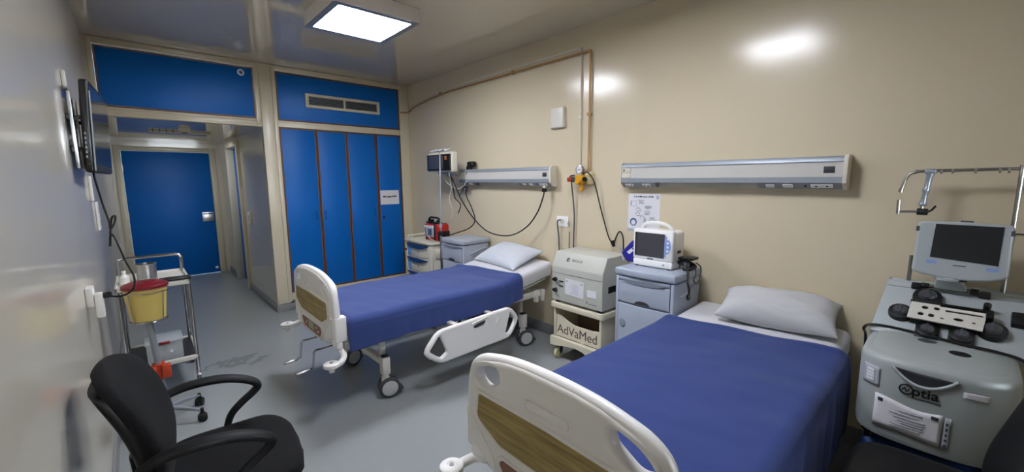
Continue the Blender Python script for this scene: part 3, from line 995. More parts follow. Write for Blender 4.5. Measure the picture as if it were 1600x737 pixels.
# ----------------------------------------------------------------------------- aerosol / suction cabinet on its cart
M['letter_brown'] = mat('dark_brown_lettering', '#4f433c', 0.6)
ct = thing('equipment_cart', 'ivory wooden cart with lettered front board on yellow castors', 'cart', (2.88, 2.0, 0))
cy0, cy1, cx0, cx1 = 1.735, 2.265, 2.70, 3.05
b = MB(); b.plate([round_poly([(cx0, cy0), (cx1, cy0), (cx1, cy1), (cx0, cy1)], .03, 4)], .048, MZ(.468), .008); b.build('top_board', M['ivory'], ct)
b = MB()
b.box(cx0 + .02, cx1 - .01, cy0 + .025, cy0 + .045, .19, .446, .003); 
b.build('side_board', M['ivory'], ct)
MB().box(cx0 + .02, cx1 - .01, cy1 - .045, cy1 - .025, .19, .446, .003).build('side_board', M['ivory'], ct)
b = MB()
w = [(cy1 - .047, .385), (cy1 - .10, .375), (cy1 - .16, .345), (cy1 - .24, .325), (cy0 + .13, .325), (cy0 + .047, .338)]
b.plate([[(cy0 + .047, .19)] + [(cy1 - .047, .19)] + w], .014, MX(cx0 + .04), .002)
fb = b.build('front_board', M['ivory'], ct)
MB().text('AdVaMed', .106, FX(cx0 + .0325, (cy0 + cy1) / 2 + .006, .262), xs=.97, bold=.0).build('lettering', M['letter_brown'], fb)
b = MB(); b.box(cx0 + .0315, cx0 + .034, cy1 - .30, cy1 - .06, .196, .2, 0); b.box(cx0 + .0315, cx0 + .034, cy0 + .06, cy0 + .2, .197, .201, 0); b.build('scuffed_edge', M['ink'], fb)
MB().box(cx1 - .03, cx1 - .018, cy0 + .047, cy1 - .047, .19, .446).build('back_board', M['cavity'], ct)
ar = [(cy0 + .0, .19), (cy1, .19), (cy1, .13), (cy1 - .10, .125), (cy1 - .19, .108), (cy1 - .26, .10)]
ar = [(cy0, .19), (cy0, .105), (cy0 + .06, .095), (cy0 + .12, .11), (cy0 + .19, .14), (2.0, .15), (cy1 - .19, .14), (cy1 - .12, .13), (cy1 - .06, .115), (cy1, .115), (cy1, .19)]
b = MB(); b.plate([ar[::-1]], .02, MX(cx0 + .012), .003); b.box(cx0 + .02, cx1, cy0, cy1, .165, .19, .004); b.box(cx0 + .022, cx1, cy0, cy0 + .02, .11, .165, .003); b.box(cx0 + .022, cx1, cy1 - .02, cy1, .12, .165, .003)
b.build('lower_board', M['ivory'], ct)
M['castor_y'] = mat('yellowed_castor_wheel', '#d8d3a0', 0.45, var=0.06)
for xx in (cx0 + .06, cx1 - .06):
    for yy in (cy0 + .06, cy1 + .0 - .055):
        b = MB(); b.cyl((xx, yy, .11), (xx, yy, .165), .012); b.box(xx - .02, xx + .02, yy - .024, yy - .018, .04, .115, .002); b.box(xx - .02, xx + .02, yy + .018, yy + .024, .04, .115, .002); b.box(xx - .02, xx + .02, yy - .024, yy + .024, .105, .115, .002)
        k = b.build('castor', M['steel'], ct)
        b = MB(); b.lathe([(.012, -.014), (.03, -.012), (.042, -.014), (.046, -.008), (.046, .008), (.042, .014), (.03, .012), (.012, .014), (.012, -.014)], (xx - .015, yy, .046), (0, 1, 0), caps=False)
        b.build('castor_wheel', M['castor_y'], k)

sb = thing('suction_unit', 'grey steel compressor box with sloping top edge on lettered cart', 'compressor', (2.88, 2.0, .492))
sy0, sy1 = 1.748, 2.248
sx0, sx1 = 2.705, 3.04
z0, z1, z2 = .512, .795, .912
b = MB()
poly = [(sx0, z0), (sx0, z1), (sx0 + .055, z2), (sx1, z2 + .002), (sx1, z0)]
b.plate([round_poly(poly, .008, 3)], sy1 - sy0, MY((sy0 + sy1) / 2), .006)
bd = b.build('housing', M['machine'], sb)
MB().box(sx0 - .002, sx0 + .001, sy0 + .004, sy1 - .004, .742, .745).build('seam', M['alu_dark'], bd)
# logo on sloping face
nrm = Vector((-(z2 - z1), 0, .055)).normalized()
up = Vector((.055, 0, z2 - z1)).normalized()
rt = Vector((0, -1, 0))
pc = Vector((sx0 + .030, 2.045, z1 + .062)) + nrm * .001
ml = Matrix(((rt.x, up.x, nrm.x, pc.x), (rt.y, up.y, nrm.y, pc.y), (rt.z, up.z, nrm.z, pc.z), (0, 0, 0, 1)))
b = MB(); b.text('BEGALE', .030, ml @ Matrix.Translation((.035, 0, 0)), bold=.0)
b.build('logo', M['ink'], sb)
b = MB()
b.plate([[(-.055 + .017 * math.cos(a), .017 * math.sin(a)) for a in [2 * PI * k / 24 for k in range(24)]],
         [(-.052 + .010 * math.cos(a), .012 * math.sin(a)) for a in [2 * PI * k / 24 for k in range(24)]][::-1]], .0012, ml)
em = b.build('emblem', M['ink'], sb)
MB().plate([[(-.06, -.015), (-.054, -.017), (-.047, .015), (-.053, .017)]], .0014, ml).build('stroke', M['ink'], em)
for z in (.688, .600):
    b = MB(); b.cyl((sx0, 2.205, z), (sx0 - .012, 2.205, z), .016, 20); b.box(sx0 - .028, sx0 - .010, 2.183, 2.227, z - .009, z + .009, .006); b.cyl((sx0 - .012, 2.205, z), (sx0 - .024, 2.205, z), .019, 20, r2=.015)
    b.build('knob', M['black'], sb)
for z in (.678, .640):
    MB().box(sx0 - .006, sx0 + .001, 2.128, 2.168, z - .004, z + .004, .001).build('slot_switch', M['black'], sb)
p = MB().plate([[(2.105, .584), (1.92, .575), (1.918, .705), (2.106, .712)][::-1]], .003, MX(sx0 - .002)).build('taped_sheet', M['paper'], sb)
b = MB()
for k in range(6):
    b.box(sx0 - .0045, sx0 - .0038, 1.965 + .01 * (k % 2), 2.055 - .012 * (k % 3), .60 + .014 * k, .603 + .014 * k)
b.box(sx0 - .0045, sx0 - .0038, 2.078, 2.094, .685, .699); b.box(sx0 - .0045, sx0 - .0038, 1.93, 1.948, .678, .694)
b.build('print_marks', M['paper_grey'], p)
MB().plate([[(1.885, .603), (1.80, .603), (1.80, .658), (1.888, .655)][::-1]], .003, MX(sx0 - .002)).build('sticker', M['paper'], sb)
b = MB(); b.box(sx0 - .001, sx0 + .001, 1.80, 1.87, .544, .552); b.ball((sx0, 1.89, .556), .009, (.2, 1, 1)); b.build('badge', M['alu_dark'], sb)
b = MB(); b.box(2.78, 2.88, sy0 - .0015, sy0 + .001, .64, .69, .0); b.build('side_grille', M['black'], sb)
for xx in (sx0 + .04, sx1 - .04):
    for yy in (sy0 + .04, sy1 - .04):
        MB().cyl((xx, yy, .492), (xx, yy, .514), .022, 14).build('foot', M['black'], sb)

# ----------------------------------------------------------------------------- bedhead units
def head_unit(y0, y1, label, left_box):
    t = thing('bedhead_unit', label, 'bedhead unit', (W - .05, (y0 + y1) / 2, 1.43), 0, 'wall-mounted bedhead units')
    prof = [(0, 1.618), (.085, 1.618), (.10, 1.592), (.10, 1.468), (.055, 1.432), (0, 1.432)]
    def seg(poly, ya, yb, m, name, bev=.0, parent=None):
        b = MB(); b.plate([[(W - d, z) for d, z in poly]], yb - ya, MY((ya + yb) / 2), bev)
        return b.build(name, m, parent or t)
    seg(prof, y0, y0 + .018, M['cream_pl'], 'end_cap', .0012)
    seg(prof, y1 - .006, y1, M['cream_pl'], 'end_cap', .001)
    ya, yb = y0 + .0185, y1 - .0065
    seg([(0, 1.612), (.080, 1.612), (.097, 1.588), (.097, 1.582), (0, 1.582)], ya, yb, M['alu'], 'upper_rail')
    seg([(0, 1.5815), (.092, 1.5815), (.092, 1.5015), (0, 1.5015)], ya, yb, M['panel_white'], 'light_panel')
    seg([(0, 1.501), (.097, 1.501), (.097, 1.470), (0, 1.470)], ya, yb, M['alu'], 'lower_rail')
    L = yb - ya
    # sloping socket strips, open in the middle
    for a, c in ((ya, ya + L * .30), (yb - L * .20, yb)):
        seg([(.02, 1.4695), (.095, 1.4695), (.054, 1.436), (.02, 1.436)], a, c, M['alu_dark'], 'socket_strip')
    seg([(.0, 1.4695), (.018, 1.4695), (.018, 1.436), (0, 1.436)], ya, yb, M['cream_pl'], 'back_strip')
    nv = Vector((-.034, 0, -.041)).normalized()
    def plate_on_slope(yc, w, m, name, parent=t):
        p = Vector((W - .0745, yc, 1.4527)) + nv * .002
        u = Vector((0, -1, 0)); v = nv.cross(u)
        mt = Matrix(((u.x, v.x, nv.x, p.x), (u.y, v.y, nv.y, p.y), (u.z, v.z, nv.z, p.z), (0, 0, 0, 1)))
        return MB().plate([rect(-w / 2, w / 2, -.014, .014, .003)], .004, mt, .001).build(name, m, parent), mt
    for yc, w in ((ya + .09, .10), (ya + .25, .05), (ya + .34, .045), (yb - .06, .065), (yb - .20, .065)):
        s, mt = plate_on_slope(yc, w, M['white_pl'], 'socket')
        if w > .06:
            for k in (-1, 1):
                MB().cyl(mt @ Vector((k * w * .25, 0, .001)), mt @ Vector((k * w * .25, 0, .0032)), .0055, 12).build('socket_hole', M['dark_gap'], s)
    MB().cyl(Vector((W - .0745, ya + .165, 1.4527)), Vector((W - .0745, ya + .165, 1.4527)) + nv * .004, .006, 12).build('jack', M['black'], t)
    MB().box(W - .0945, W - .0915, ya + .035, ya + .085, 1.522, 1.558, .001).build('switch', M['dark_gap'], t)
    b = MB(); b.box(W - .097, W - .091, yb - .075, yb - .003, 1.505, 1.5405, .002); b.box(W - .097, W - .091, yb - .075, yb - .003, 1.543, 1.578, .002)
    k = b.build('outlet_pair', M['cream_pl'], t)
    MB().cyl((W - .0965, yb - .022, 1.560), (W - .099, yb - .022, 1.560), .007, 12).build('outlet_hole', M['ink'], k)
    return t
head_unit(.43, 1.80, 'long white and grey bedhead unit on the wall above the front bed', True)
head_unit(2.525, 3.945, 'long white and grey bedhead unit on the wall above the bed by the wardrobe', True)
b = MB(); b.box(W - .055, W - .005, 3.90, 3.94, 1.36, 1.431, .004)
b.build('gas_outlet', M['alu_dark'], None, label='small grey outlet block under the bedhead unit end next to the far monitor', cat='outlet')

# ----------------------------------------------------------------------------- pipes, gas regulator, boxes on the bed wall
px = W - .018
b = MB()
b.tube([(2.945, D - .016, 2.395), (3.03, D - .016, 2.40), (px, D - .04, 2.41), (px, 5.05, 2.455), (px, 4.6, 2.508), (px, 4.2, 2.53), (px, 2.165, 2.532)], .0095, 10, 0)
b.tube([(px, 2.165, 2.532), (px, 2.165, 1.56)], .0095, 10)
cp = b.build('copper_pipe', M['copper'], None, label='copper gas pipe running along the wall and down to yellow regulator', cat='pipe')
for y, z in ((4.4, 2.53), (3.1, 2.532)):
    MB().box(W - .032, W - .001, y - .012, y + .012, z - .016, z + .016, .003).build('pipe_clip', M['copper'], cp)
MB().box(W - .034, W - .001, 2.147, 2.183, 2.02, 2.045, .003).build('pipe_clip', M['copper'], cp)
b = MB()
b.tube([(W - .012, 5.15, 2.50), (W - .012, 4.6, 2.552), (W - .012, 4.2, 2.565), (W - .012, 2.262, 2.575), (W - .012, 2.262, 1.575)], .0065, 8)
cd = b.build('cable_conduit', M['conduit'], None, label='slim white conduit beside the copper pipe, dropping to the pressure gauge', cat='conduit')
MB().box(W - .024, W - .001, 2.248, 2.276, 2.0, 2.03, .003).build('conduit_clip', M['conduit'], cd)

rg = thing('gas_regulator', 'yellow gas regulator with round gauge and orange knob on wall', 'regulator', (W - .05, 2.215, 1.44))
b = MB()
c = Vector((W - .055, 2.215, 1.492))
b.lathe([(.0005, -.042), (.035, -.042), (.043, -.032), (.043, .03), (.036, .045), (.0005, .045)], c, (-1, .25, 0), seg=24)
b.box(W - .06, W - .004, 2.18, 2.25, 1.462, 1.522, .01)
b.cyl(c + Vector((0, 0, -.03)), c + Vector((0, 0, -.055)), .018)
b.build('valve_body', M['gold'], rg)
b = MB(); b.lathe([(.0005, -.014), (.036, -.014), (.038, -.01), (.038, .012), (.033, .014), (.033, .009), (.0005, .009)], (W - .05, 2.232, 1.578), (-1, 0, 0), seg=28, caps=False)
b.cyl((W - .05, 2.228, 1.54), (W - .05, 2.228, 1.53), .008)
g = b.build('gauge', M['steel'], rg)
MB().cyl((W - .059, 2.232, 1.578), (W - .061, 2.232, 1.578), .031, 24).build('gauge_dial', M['paper'], g)
MB().box(W - .0635, W - .0615, 2.212, 2.250, 1.576, 1.580).build('gauge_needle', M['ink'], g)
b = MB(); b.cyl((W - .07, 2.26, 1.495), (W - .105, 2.285, 1.495), .024, 18, bev=.004); b.build('collar', M['rubber'], rg)
b = MB(); b.cyl((W - .105, 2.285, 1.495), (W - .13, 2.302, 1.495), .019, 18, bev=.004); b.build('knob', M['orange'], rg)
MB().cyl((W - .06, 2.168, 1.498), (W - .085, 2.158, 1.498), .02, 16, bev=.003).build('outlet_port', M['black'], rg)
b = MB(); b.cyl((W - .055, 2.215, 1.445), (W - .055, 2.215, 1.432), .012); b.lathe([(.012, -.012), (.02, -.008), (.02, .008), (.012, .012)], (W - .055, 2.212, 1.415), (-1, 0, 0)); b.build('outlet_valve', M['gold'], rg)
b = MB(); b.box(W - .038, W - .001, 2.12, 2.186, 1.455, 1.555, .005); b.build('socket_box', M['beige_fit'], rg)

tag_kw = dict(parent=None)
b = MB(); b.tube([(W - .07, 2.27, 1.53), (W - .09, 2.305, 1.52), (W - .05, 2.32, 1.45), (W - .02, 2.312, 1.2), (W - .02, 2.315, .95), (W - .02, 2.32, .60)], .006, 8, 6)
b.build('hose', M['rubber'], None, label='thin dark hose hanging straight from regulator behind the compressor', cat='hose')
b = MB(); b.tube([(W - .07, 2.18, 1.545), (W - .07, 2.13, 1.55), (W - .05, 2.08, 1.47), (W - .02, 2.03, 1.25), (W - .02, 1.95, 1.03), (W - .03, 1.90, .985)], .0055, 8, 6)
k = b.build('power_cord', M['black'], None, label='dark cord curving from the regulator down to a plug beside the cabinet', cat='cord')
b = MB(); b.cyl((W - .035, 1.905, 1.0), (W - .035, 1.885, .955), .017, 14, r2=.012); b.tube([(W - .035, 1.888, .96), (W - .03, 1.87, 1.03), (W - .03, 1.84, 1.08), (W - .03, 1.81, 1.05), (W - .03, 1.80, .97), (W - .03, 1.80, .80)], .006, 8, 5)
b.build('plug', M['black'], None, label='black mains plug and looped cord on the wall left of the blue cuff', cat='plug')

t = thing('wall_socket', 'square cream wall socket with one cord above the compressor', 'socket', (W, 2.458, 1.07))
MB().box(W - .009, W - .0005, 2.392, 2.526, 1.07, 1.165, .004).build('face_plate', M['white_pl'], t)
MB().cyl((W - .006, 2.458, 1.12), (W - .012, 2.458, 1.12), .022, 20).build('socket_well', M['cream_pl'], t)
b = MB(); b.tube([(W - .012, 2.475, 1.13), (W - .045, 2.48, 1.125), (W - .04, 2.488, 1.08), (W - .022, 2.485, .95), (W - .022, 2.48, .62)], .006, 8, 6)
b.build('power_cord', M['rubber'], None, label='grey cord hanging from the square wall socket', cat='cord')
t = thing('wall_hook', 'thin metal hook wire on wall right of the square socket', 'hook', (W - .01, 2.365, .85))
b = MB(); b.tube([(W - .012, 2.375, 1.085), (W - .015, 2.39, 1.105), (W - .015, 2.375, 1.12), (W - .015, 2.358, 1.105), (W - .013, 2.368, 1.08), (W - .012, 2.37, 1.03)], .003, 6, 5); b.build('hook_loop', M['steel'], t)
MB().tube([(W - .012, 2.37, 1.03), (W - .012, 2.372, .80)], .0045, 8).build('hook_rod', M['rubber'], t)

t = thing('junction_box', 'blank cream junction box high on the wall above bedhead unit', 'junction box', (W - .02, 2.51, 1.95))
MB().box(W - .032, W - .0005, 2.435, 2.59, 1.95, 2.128, .008, 3).build('box_body', M['cream_pl'], t)
MB().box(W - .036, W - .032, 2.44, 2.585, 1.955, 2.123, .002).build('lid', M['conduit'], t)

# poster on the wall above the near cabinet
t = thing('wall_poster', 'white instruction poster with small diagrams taped above the patient monitor', 'poster', (W, 1.65, 1.09))
MB().box(W - .0025, W - .0005, 1.517, 1.783, 1.105, 1.385).build('sheet', M['paper'], t)
xx = W - .0032
b = MB()
random.seed(4)
y = 1.735
while y > 1.585:                                            # headline words
    w = random.uniform(.008, .022)
    b.box(xx, xx + .0005, y - w, y, 1.357, 1.364 + random.uniform(0, .004)); y -= w + .004
for yc, z in ((1.676, 1.333), (1.676, 1.323), (1.675, 1.317), (1.673, 1.309), (1.617, 1.290), (1.617, 1.284), (1.617, 1.277), (1.62, 1.272),
              (1.622, 1.252), (1.622, 1.238), (1.622, 1.231), (1.625, 1.224), (1.58, 1.204), (1.58, 1.197), (1.58, 1.187), (1.58, 1.178), (1.69, 1.214), (1.69, 1.25)):
    w = random.uniform(.014, .034)
    b.box(xx, xx + .0005, yc - w, yc + w * .8, z, z + .0028)
b.build('print_lines', M['ink'], t)
b = MB()
for y0, y1, z0, z1 in ((1.712, 1.765, 1.285, 1.33),):
    b.plate([rect(y0, y1, z0, z1), rect(y0 + .003, y1 - .003, z0 + .003, z1 - .003)], .0006, MX(xx))
b.box(xx, xx + .0005, 1.752, 1.762, 1.295, 1.325)
for yc, z in ((1.695, 1.27), (1.70, 1.235), (1.66, 1.21)):
    b.plate([[(yc + .02 * math.cos(a), z - .012 + .022 * math.sin(a)) for a in [PI * k / 10 for k in range(11)]] +
             [(yc + .014 * math.cos(a), z - .012 + .014 * math.sin(a)) for a in [PI * (10 - k) / 10 for k in range(11)]]], .0006, MX(xx))
b.box(xx, xx + .0005, 1.628, 1.648, 1.165, 1.20)
b.box(xx, xx + .0005, 1.528, 1.55, 1.345, 1.372)
b.build('diagrams', M['paper_grey'], t)
b = MB()
b.plate([[(1.735 + .03 * math.cos(a), 1.165 + .03 * math.sin(a)) for a in [2 * PI * k / 30 for k in range(30)]],
         [(1.735 + .02 * math.cos(a), 1.162 + .02 * math.sin(a)) for a in [2 * PI * k / 30 for k in range(30)]][::-1]], .0006, MX(xx))
b.build('round_emblem', M['ink_blue'], t)
MB().box(W - .003, W - .0003, 1.735, 1.785, 1.09, 1.112).build('tape', M['paper_grey'], t)

# ----------------------------------------------------------------------------- far corner: drawer cart, defibrillator, wall monitor, drip stand
dc = thing('drawer_cart', 'white medical drawer cart with dark blue handles beside the blue wardrobe', 'cart', (2.83, 4.35, 0))
kx, ky0, ky1, kz = 2.65, 4.045, 4.64, .785
b = MB()
b.box(kx + .02, 3.04, ky0 + .004, ky1, .10, .765, .012, 3)
b.box(kx + .0, kx + .03, ky0, ky0 + .075, .10, .755, .01, 3)
b.box(kx + .0, kx + .03, ky1 - .035, ky1, .10, .755, .01, 3)
b.build('body', M['cream_pl'], dc)
b = MB()
b.plate([round_poly([(kx - .015, ky0 - .008), (3.05, ky0 - .008), (3.05, ky1 + .01), (kx - .015, ky1 + .01)], .03, 4)], .03, MZ(.772), .008)
b.tube([(kx + .02, ky1 + .0, .79), (kx + .05, ky1, .815), (3.03, ky1, .825), (3.035, ky0 + .25, .825)], .012, 8)
b.build('worktop', M['cream_pl'], dc)
for k, (z0, z1) in enumerate(((.585, .742), (.41, .575), (.235, .40), (.11, .225))):
    b = MB(); b.box(kx + .004, kx + .03, ky0 + .08, ky1 - .04, z0, z1, .006)
    d = b.build('drawer', M['cream_pl'], dc)
    yc = (ky0 + .08 + ky1 - .04) / 2; hw = (ky1 - ky0 - .125) / 2
    MB().plate([[(yc - hw, z1 - .004), (yc + hw, z1 - .004)] + [(yc + hw * c2, z1 - .012 - .045 * (1 - c2 * c2)) for c2 in [1 - k2 / 6 for k2 in range(13)]]], .03, MX(kx - .002), .004).build('handle', M['navy'], d)
    MB().box(kx + .0, kx + .005, ky1 - .13, ky1 - .045, z0 + .01, z1 - .045, .001).build('label_card', M['skyblue'], d)
    MB().cyl((kx + .005, yc - .02, z0 + .06), (kx - .001, yc - .02, z0 + .06), .009, 12).build('keyhole', M['alu_dark'], d)
MB().cyl((kx + .0, ky1 - .018, .655), (kx - .014, ky1 - .018, .655), .014, 14).build('lock_knob', M['red'], dc)
b = MB(); b.box(kx + .05, kx + .16, ky0 - .006, ky0 + .004, .60, .70, .003); b.build('side_catch', M['cream_pl'], dc)
for xx in (kx + .06, 2.98):
    for yy in (ky0 + .07, ky1 - .07):
        b = MB(); b.cyl((xx, yy - .012, .05), (xx, yy + .012, .05), .05, 20, bev=.006); b.box(xx - .015, xx + .02, yy - .022, yy + .022, .06, .105, .006)
        b.build('castor', M['rubber'], dc)

df = thing('defibrillator', 'red and black portable defibrillator bag with clear front pocket on drawer cart', 'defibrillator', (2.84, 4.2, .788))
ax0, ay0, ay1, az = 2.755, 4.07, 4.345, .788
b = MB()
b.box(ax0 + .01, 2.92, ay0, ay1, az + .002, az + .20, .02, 3)
b.build('case', M['redbag'], df)
b = MB()
b.box(ax0 + .0, 2.925, ay0 + .055, ay0 + .085, az + .001, az + .205, .008); b.box(ax0 + .004, 2.925, ay1 - .018, ay1 + .003, az + .001, az + .19, .006)
b.box(ax0 + .012, 2.925, ay0 - .003, ay0 + .02, az + .02, az + .12, .006)
b.build('black_piping', M['black'], df)
MB().box(ax0 - .002, ax0 + .012, ay0 + .09, ay1 - .022, az + .045, az + .165, .003).build('front_pocket', M['paper_grey'], df)
b = MB(); b.box(ax0 - .004, ax0, ay0 + .12, ay0 + .155, az + .065, az + .14); b.box(ax0 - .004, ax0, ay0 + .165, ay0 + .195, az + .065, az + .14); b.build('blue_cards', M['navy'], df)
b = MB(); b.box(ax0 - .008, ax0 + .02, ay0 + .085, ay1 - .005, az + .150, az + .178, .004); b.build('pocket_flap', M['paper'], df)
b = MB()
for yy in (ay0 + .05, ay1 - .09):
    b.box(ax0 + .02, ax0 + .09, yy - .03, yy + .10, az + .20, az + .222, .008)
    b.box(ax0 + .03, ax0 + .07, yy - .02, yy + .02, az + .222, az + .25, .008)
b.tube([(ax0 + .05, ay0 + .02, az + .19), (ax0 + .05, ay0 + .04, az + .262), (ax0 + .05, ay0 + .14, az + .27), (ax0 + .05, ay1 - .04, az + .262), (ax0 + .05, ay1 - .01, az + .19)], .013, 8, 5)
b.build('paddles_and_handle', M['black'], df)
MB().tube([(ax0 - .006, ay0 + .20, az + .05), (ax0 - .012, ay0 + .12, az + .02), (ax0 - .012, ay0 + .03, az + .01), (ax0 - .006, ay0 - .01, az + .012)], .004, 6, 5).build('lead', M['cream_pl'], df)

wm = thing('wall_monitor', 'boxy cream and black vital signs monitor on a wall arm near the wardrobe', 'monitor', (2.85, 4.0, 1.58))
mx0, my0, my1, mz0, mz1 = 2.75, 3.762, 4.235, 1.585, 1.80
b = MB(); b.box(mx0 + .012, 2.835, my0 - .012, my1, mz0, mz1, .012, 3)
b.build('housing', M['cream_pl'], wm)
b = MB(); b.box(mx0 - .006, mx0 + .02, my0 + .004, my1 - .006, mz0 + .016, mz1 - .022, .008); fz = b.build('front_bezel', M['black'], wm)
MB().box(mx0 - .0075, mx0 - .005, my0 + .13, my1 - .045, mz0 + .034, mz1 - .036, .001).build('screen', M['screen_grey'], wm)
for k in range(2):
    MB().box(mx0 - .009, mx0 - .005, my0 + .055, my0 + .095, mz1 - .085 + .022 * k, mz1 - .07 + .022 * k, .001).build('indicator', M['amber'], fz)
b = MB(); b.box(2.80, 2.90, my0 + .12, my1 - .14, mz0 - .018, mz0 - .001, .004); b.cyl((2.88, 3.98, mz0 - .03), (2.88, 3.98, mz0 - .018), .03); b.box(2.86, W - .002, 3.96, 4.0, mz0 - .045, mz0 - .022, .005); b.box(W - .016, W - .001, 3.94, 4.02, mz0 - .11, mz0 + .04, .004)
b.build('wall_arm', M['alu_dark'], wm)
b = MB()
P = []
for i in range(9):
    P.append([(2.768 + .06 * j / 5 , my0 + .10 + .34 * i / 8, mz1 + .006 + .012 * abs(math.sin(i * .9 + j * .4)) + .004 * j) for j in range(6)])
b.grid(P)
o = b.build('folded_paper', M['paper'], None, label='crumpled white paper lying on top of wall monitor near the wardrobe', cat='paper')
s = o.modifiers.new('thick', 'SOLIDIFY'); s.thickness = .010; s.offset = 1
t = thing('pressure_cuff', 'dark blue cuff hung on the wall between far monitor and bedhead unit', 'cuff', (3.0, 3.96, 1.58))
b = MB(); b.box(2.99, 3.06, 3.70, 3.80, 1.64, 1.70, .018, 3); b.box(3.0, 3.05, 3.76, 3.83, 1.58, 1.655, .016, 3)
b.build('cuff_roll', M['black'], t)
MB().box(W - .03, W - .001, 3.755, 3.775, 1.62, 1.66, .003).build('wall_peg', M['alu'], t)

# cords and tubes of the far corner
def cord(pts, r, m, label, n=6, cat='cord', name='power_cord'):
    return MB().tube(pts, r, 8, n).build(name, m, None, label=label, cat=cat)
cord([(3.0, 3.82, 1.47), (2.99, 3.80, 1.43), (2.97, 3.79, 1.33), (2.98, 3.70, 1.18), (2.99, 3.66, 1.05), (2.95, 3.72, .96), (2.86, 3.86, .90), (2.82, 3.98, .86), (2.80, 4.055, .84)], .006, M['black'],
     'black cord from the bedhead unit socket to the red defibrillator')
b = MB(); b.tube([(3.0, 2.617, 1.385), (2.99, 2.625, 1.33), (2.98, 2.68, 1.20), (2.97, 2.80, 1.06), (2.965, 3.0, .955), (2.955, 3.22, .93), (2.95, 3.44, .97), (2.95, 3.66, 1.10), (2.93, 3.83, 1.28), (2.90, 3.92, 1.47), (2.88, 3.95, 1.54)], .0065, 8, 6)
b.build('power_cord', M['black'], None, label='long black cord looping from the wall monitor past the pillow to a plug', cat='cord')
t = thing('mains_plug', 'black plug in cream adaptor under right end of the far bedhead unit', 'plug', (3.0, 2.615, 1.38))
MB().cyl((3.005, 2.615, 1.437), (3.0, 2.615, 1.415), .02, 16, bev=.003).build('adaptor', M['cream_pl'], t)
MB().box(2.982, 3.018, 2.597, 2.637, 1.382, 1.416, .008, 3).build('plug_body', M['black'], t)
t = thing('mains_plug', 'black plug under left end of the bedhead unit by the far monitor', 'plug', (3.0, 3.82, 1.43))
MB().cyl((3.005, 3.82, 1.448), (3.0, 3.82, 1.43), .018, 16).build('adaptor', M['alu'], t)
MB().box(2.985, 3.015, 3.803, 3.837, 1.408, 1.431, .007, 3).build('plug_body', M['black'], t)
cord([(2.99, 3.79, 1.58), (3.0, 3.86, 1.50), (2.99, 3.87, 1.42), (2.97, 3.92, 1.32)], .007, M['rubber'], 'dark grey tube drooping from the dark blue cuff on the wall')
cord([(2.88, 3.98, 1.54), (2.88, 3.95, 1.40), (2.87, 3.98, 1.28), (2.88, 3.93, 1.15), (2.88, 3.96, 1.07)], .0045, M['cream_pl'], 'thin white lead hanging under the wall monitor, ending above cart', cat='lead', name='monitor_lead')
cord([(2.86, 4.08, 1.575), (2.88, 4.02, 1.46), (2.93, 3.88, 1.40), (2.98, 3.80, 1.47), (3.0, 3.77, 1.56)], .0045, M['cream_pl'], 'thin white lead looping from the wall monitor towards the dark blue cuff', cat='lead', name='monitor_lead')
cord([(2.84, 3.90, 1.575), (2.86, 3.88, 1.42), (2.90, 3.91, 1.30), (2.94, 3.86, 1.22), (2.92, 3.88, 1.12)], .006, M['black'], 'short black lead dangling below the wall monitor', cat='lead', name='monitor_lead')

iv = thing('drip_stand', 'thin steel drip stand between drawer cart and far bedside cabinet', 'drip stand', (2.48, 3.625, 0))
b = MB(); b.cyl((2.48, 3.565, .12), (2.48, 3.565, .95), .0125, 16); b.build('lower_pole', M['chrome'], iv)
b = MB(); b.cyl((2.48, 3.565, .95), (2.48, 3.540, 1.775), .0065, 12); b.cyl((2.48, 3.565, 1.02), (2.48, 3.565, 1.06), .016, 14); b.build('upper_pole', M['alu'], iv)
MB().cyl((2.48, 3.565, .94), (2.48, 3.565, .985), .018, 14, bev=.003).build('height_clamp', M['black'], iv)
b = MB()
for s in (-1, 1):
    b.tube([(2.48, 3.540, 1.77), (2.48, 3.540 + s * .03, 1.785), (2.48, 3.54 + s * .055, 1.78), (2.48, 3.54 + s * .062, 1.80)], .004, 6)
b.build('hooks', M['chrome'], iv)
for k in range(4):
    a = PI / 4 + k * PI / 2
    p = Vector((2.48 + .17 * math.cos(a), 3.565 + .17 * math.sin(a), 0))
    b = MB(); b.tube([(2.48, 3.565, .15), (2.48 + .06 * math.cos(a), 3.565 + .06 * math.sin(a), .12), p + Vector((0, 0, .055))], .009, 8, 3)
    l = b.build('leg', M['chrome'], iv)
    MB().cyl(p + Vector((-.01, 0, .024)), p + Vector((.01, 0, .024)), .024, 16, bev=.003).build('castor', M['black'], l)

# ----------------------------------------------------------------------------- television on the left wall
tv = thing('television', 'black flat television tilted on a bracket high on the left wall', 'television', (.06, 3.3, 1.547))
def tvp(u, v, d):      # u along length 0..1, v height 0..1, d depth behind the front
    near = Vector((.079, 2.95, 1.548)); far = Vector((.124, 3.65, 1.548))
    p = near.lerp(far, u)
    n = Vector((.70, -.045, 0)).normalized()
    p = p + Vector((0, 0, .452 * v)) + n * (.018 * v - d)
    return p
def slab(u0, u1, v0, v1, d0, d1, bev):
    return [tvp(u0, v0, d0), tvp(u1, v0, d0), tvp(u1, v0, d1), tvp(u0, v0, d1), tvp(u0, v1, d0), tvp(u1, v1, d0), tvp(u1, v1, d1), tvp(u0, v1, d1)]
b = MB(); b.hexa(slab(0, 1, 0, 1, 0, .036, 0), .011, 3); b.hexa(slab(.10, .90, .05, .82, .034, .046, 0), .006)
b.build('housing', M['tv_black'], tv)
MB().hexa(slab(.035, .965, .09, .95, -.001, .002, 0)).build('screen', M['screen'], tv)
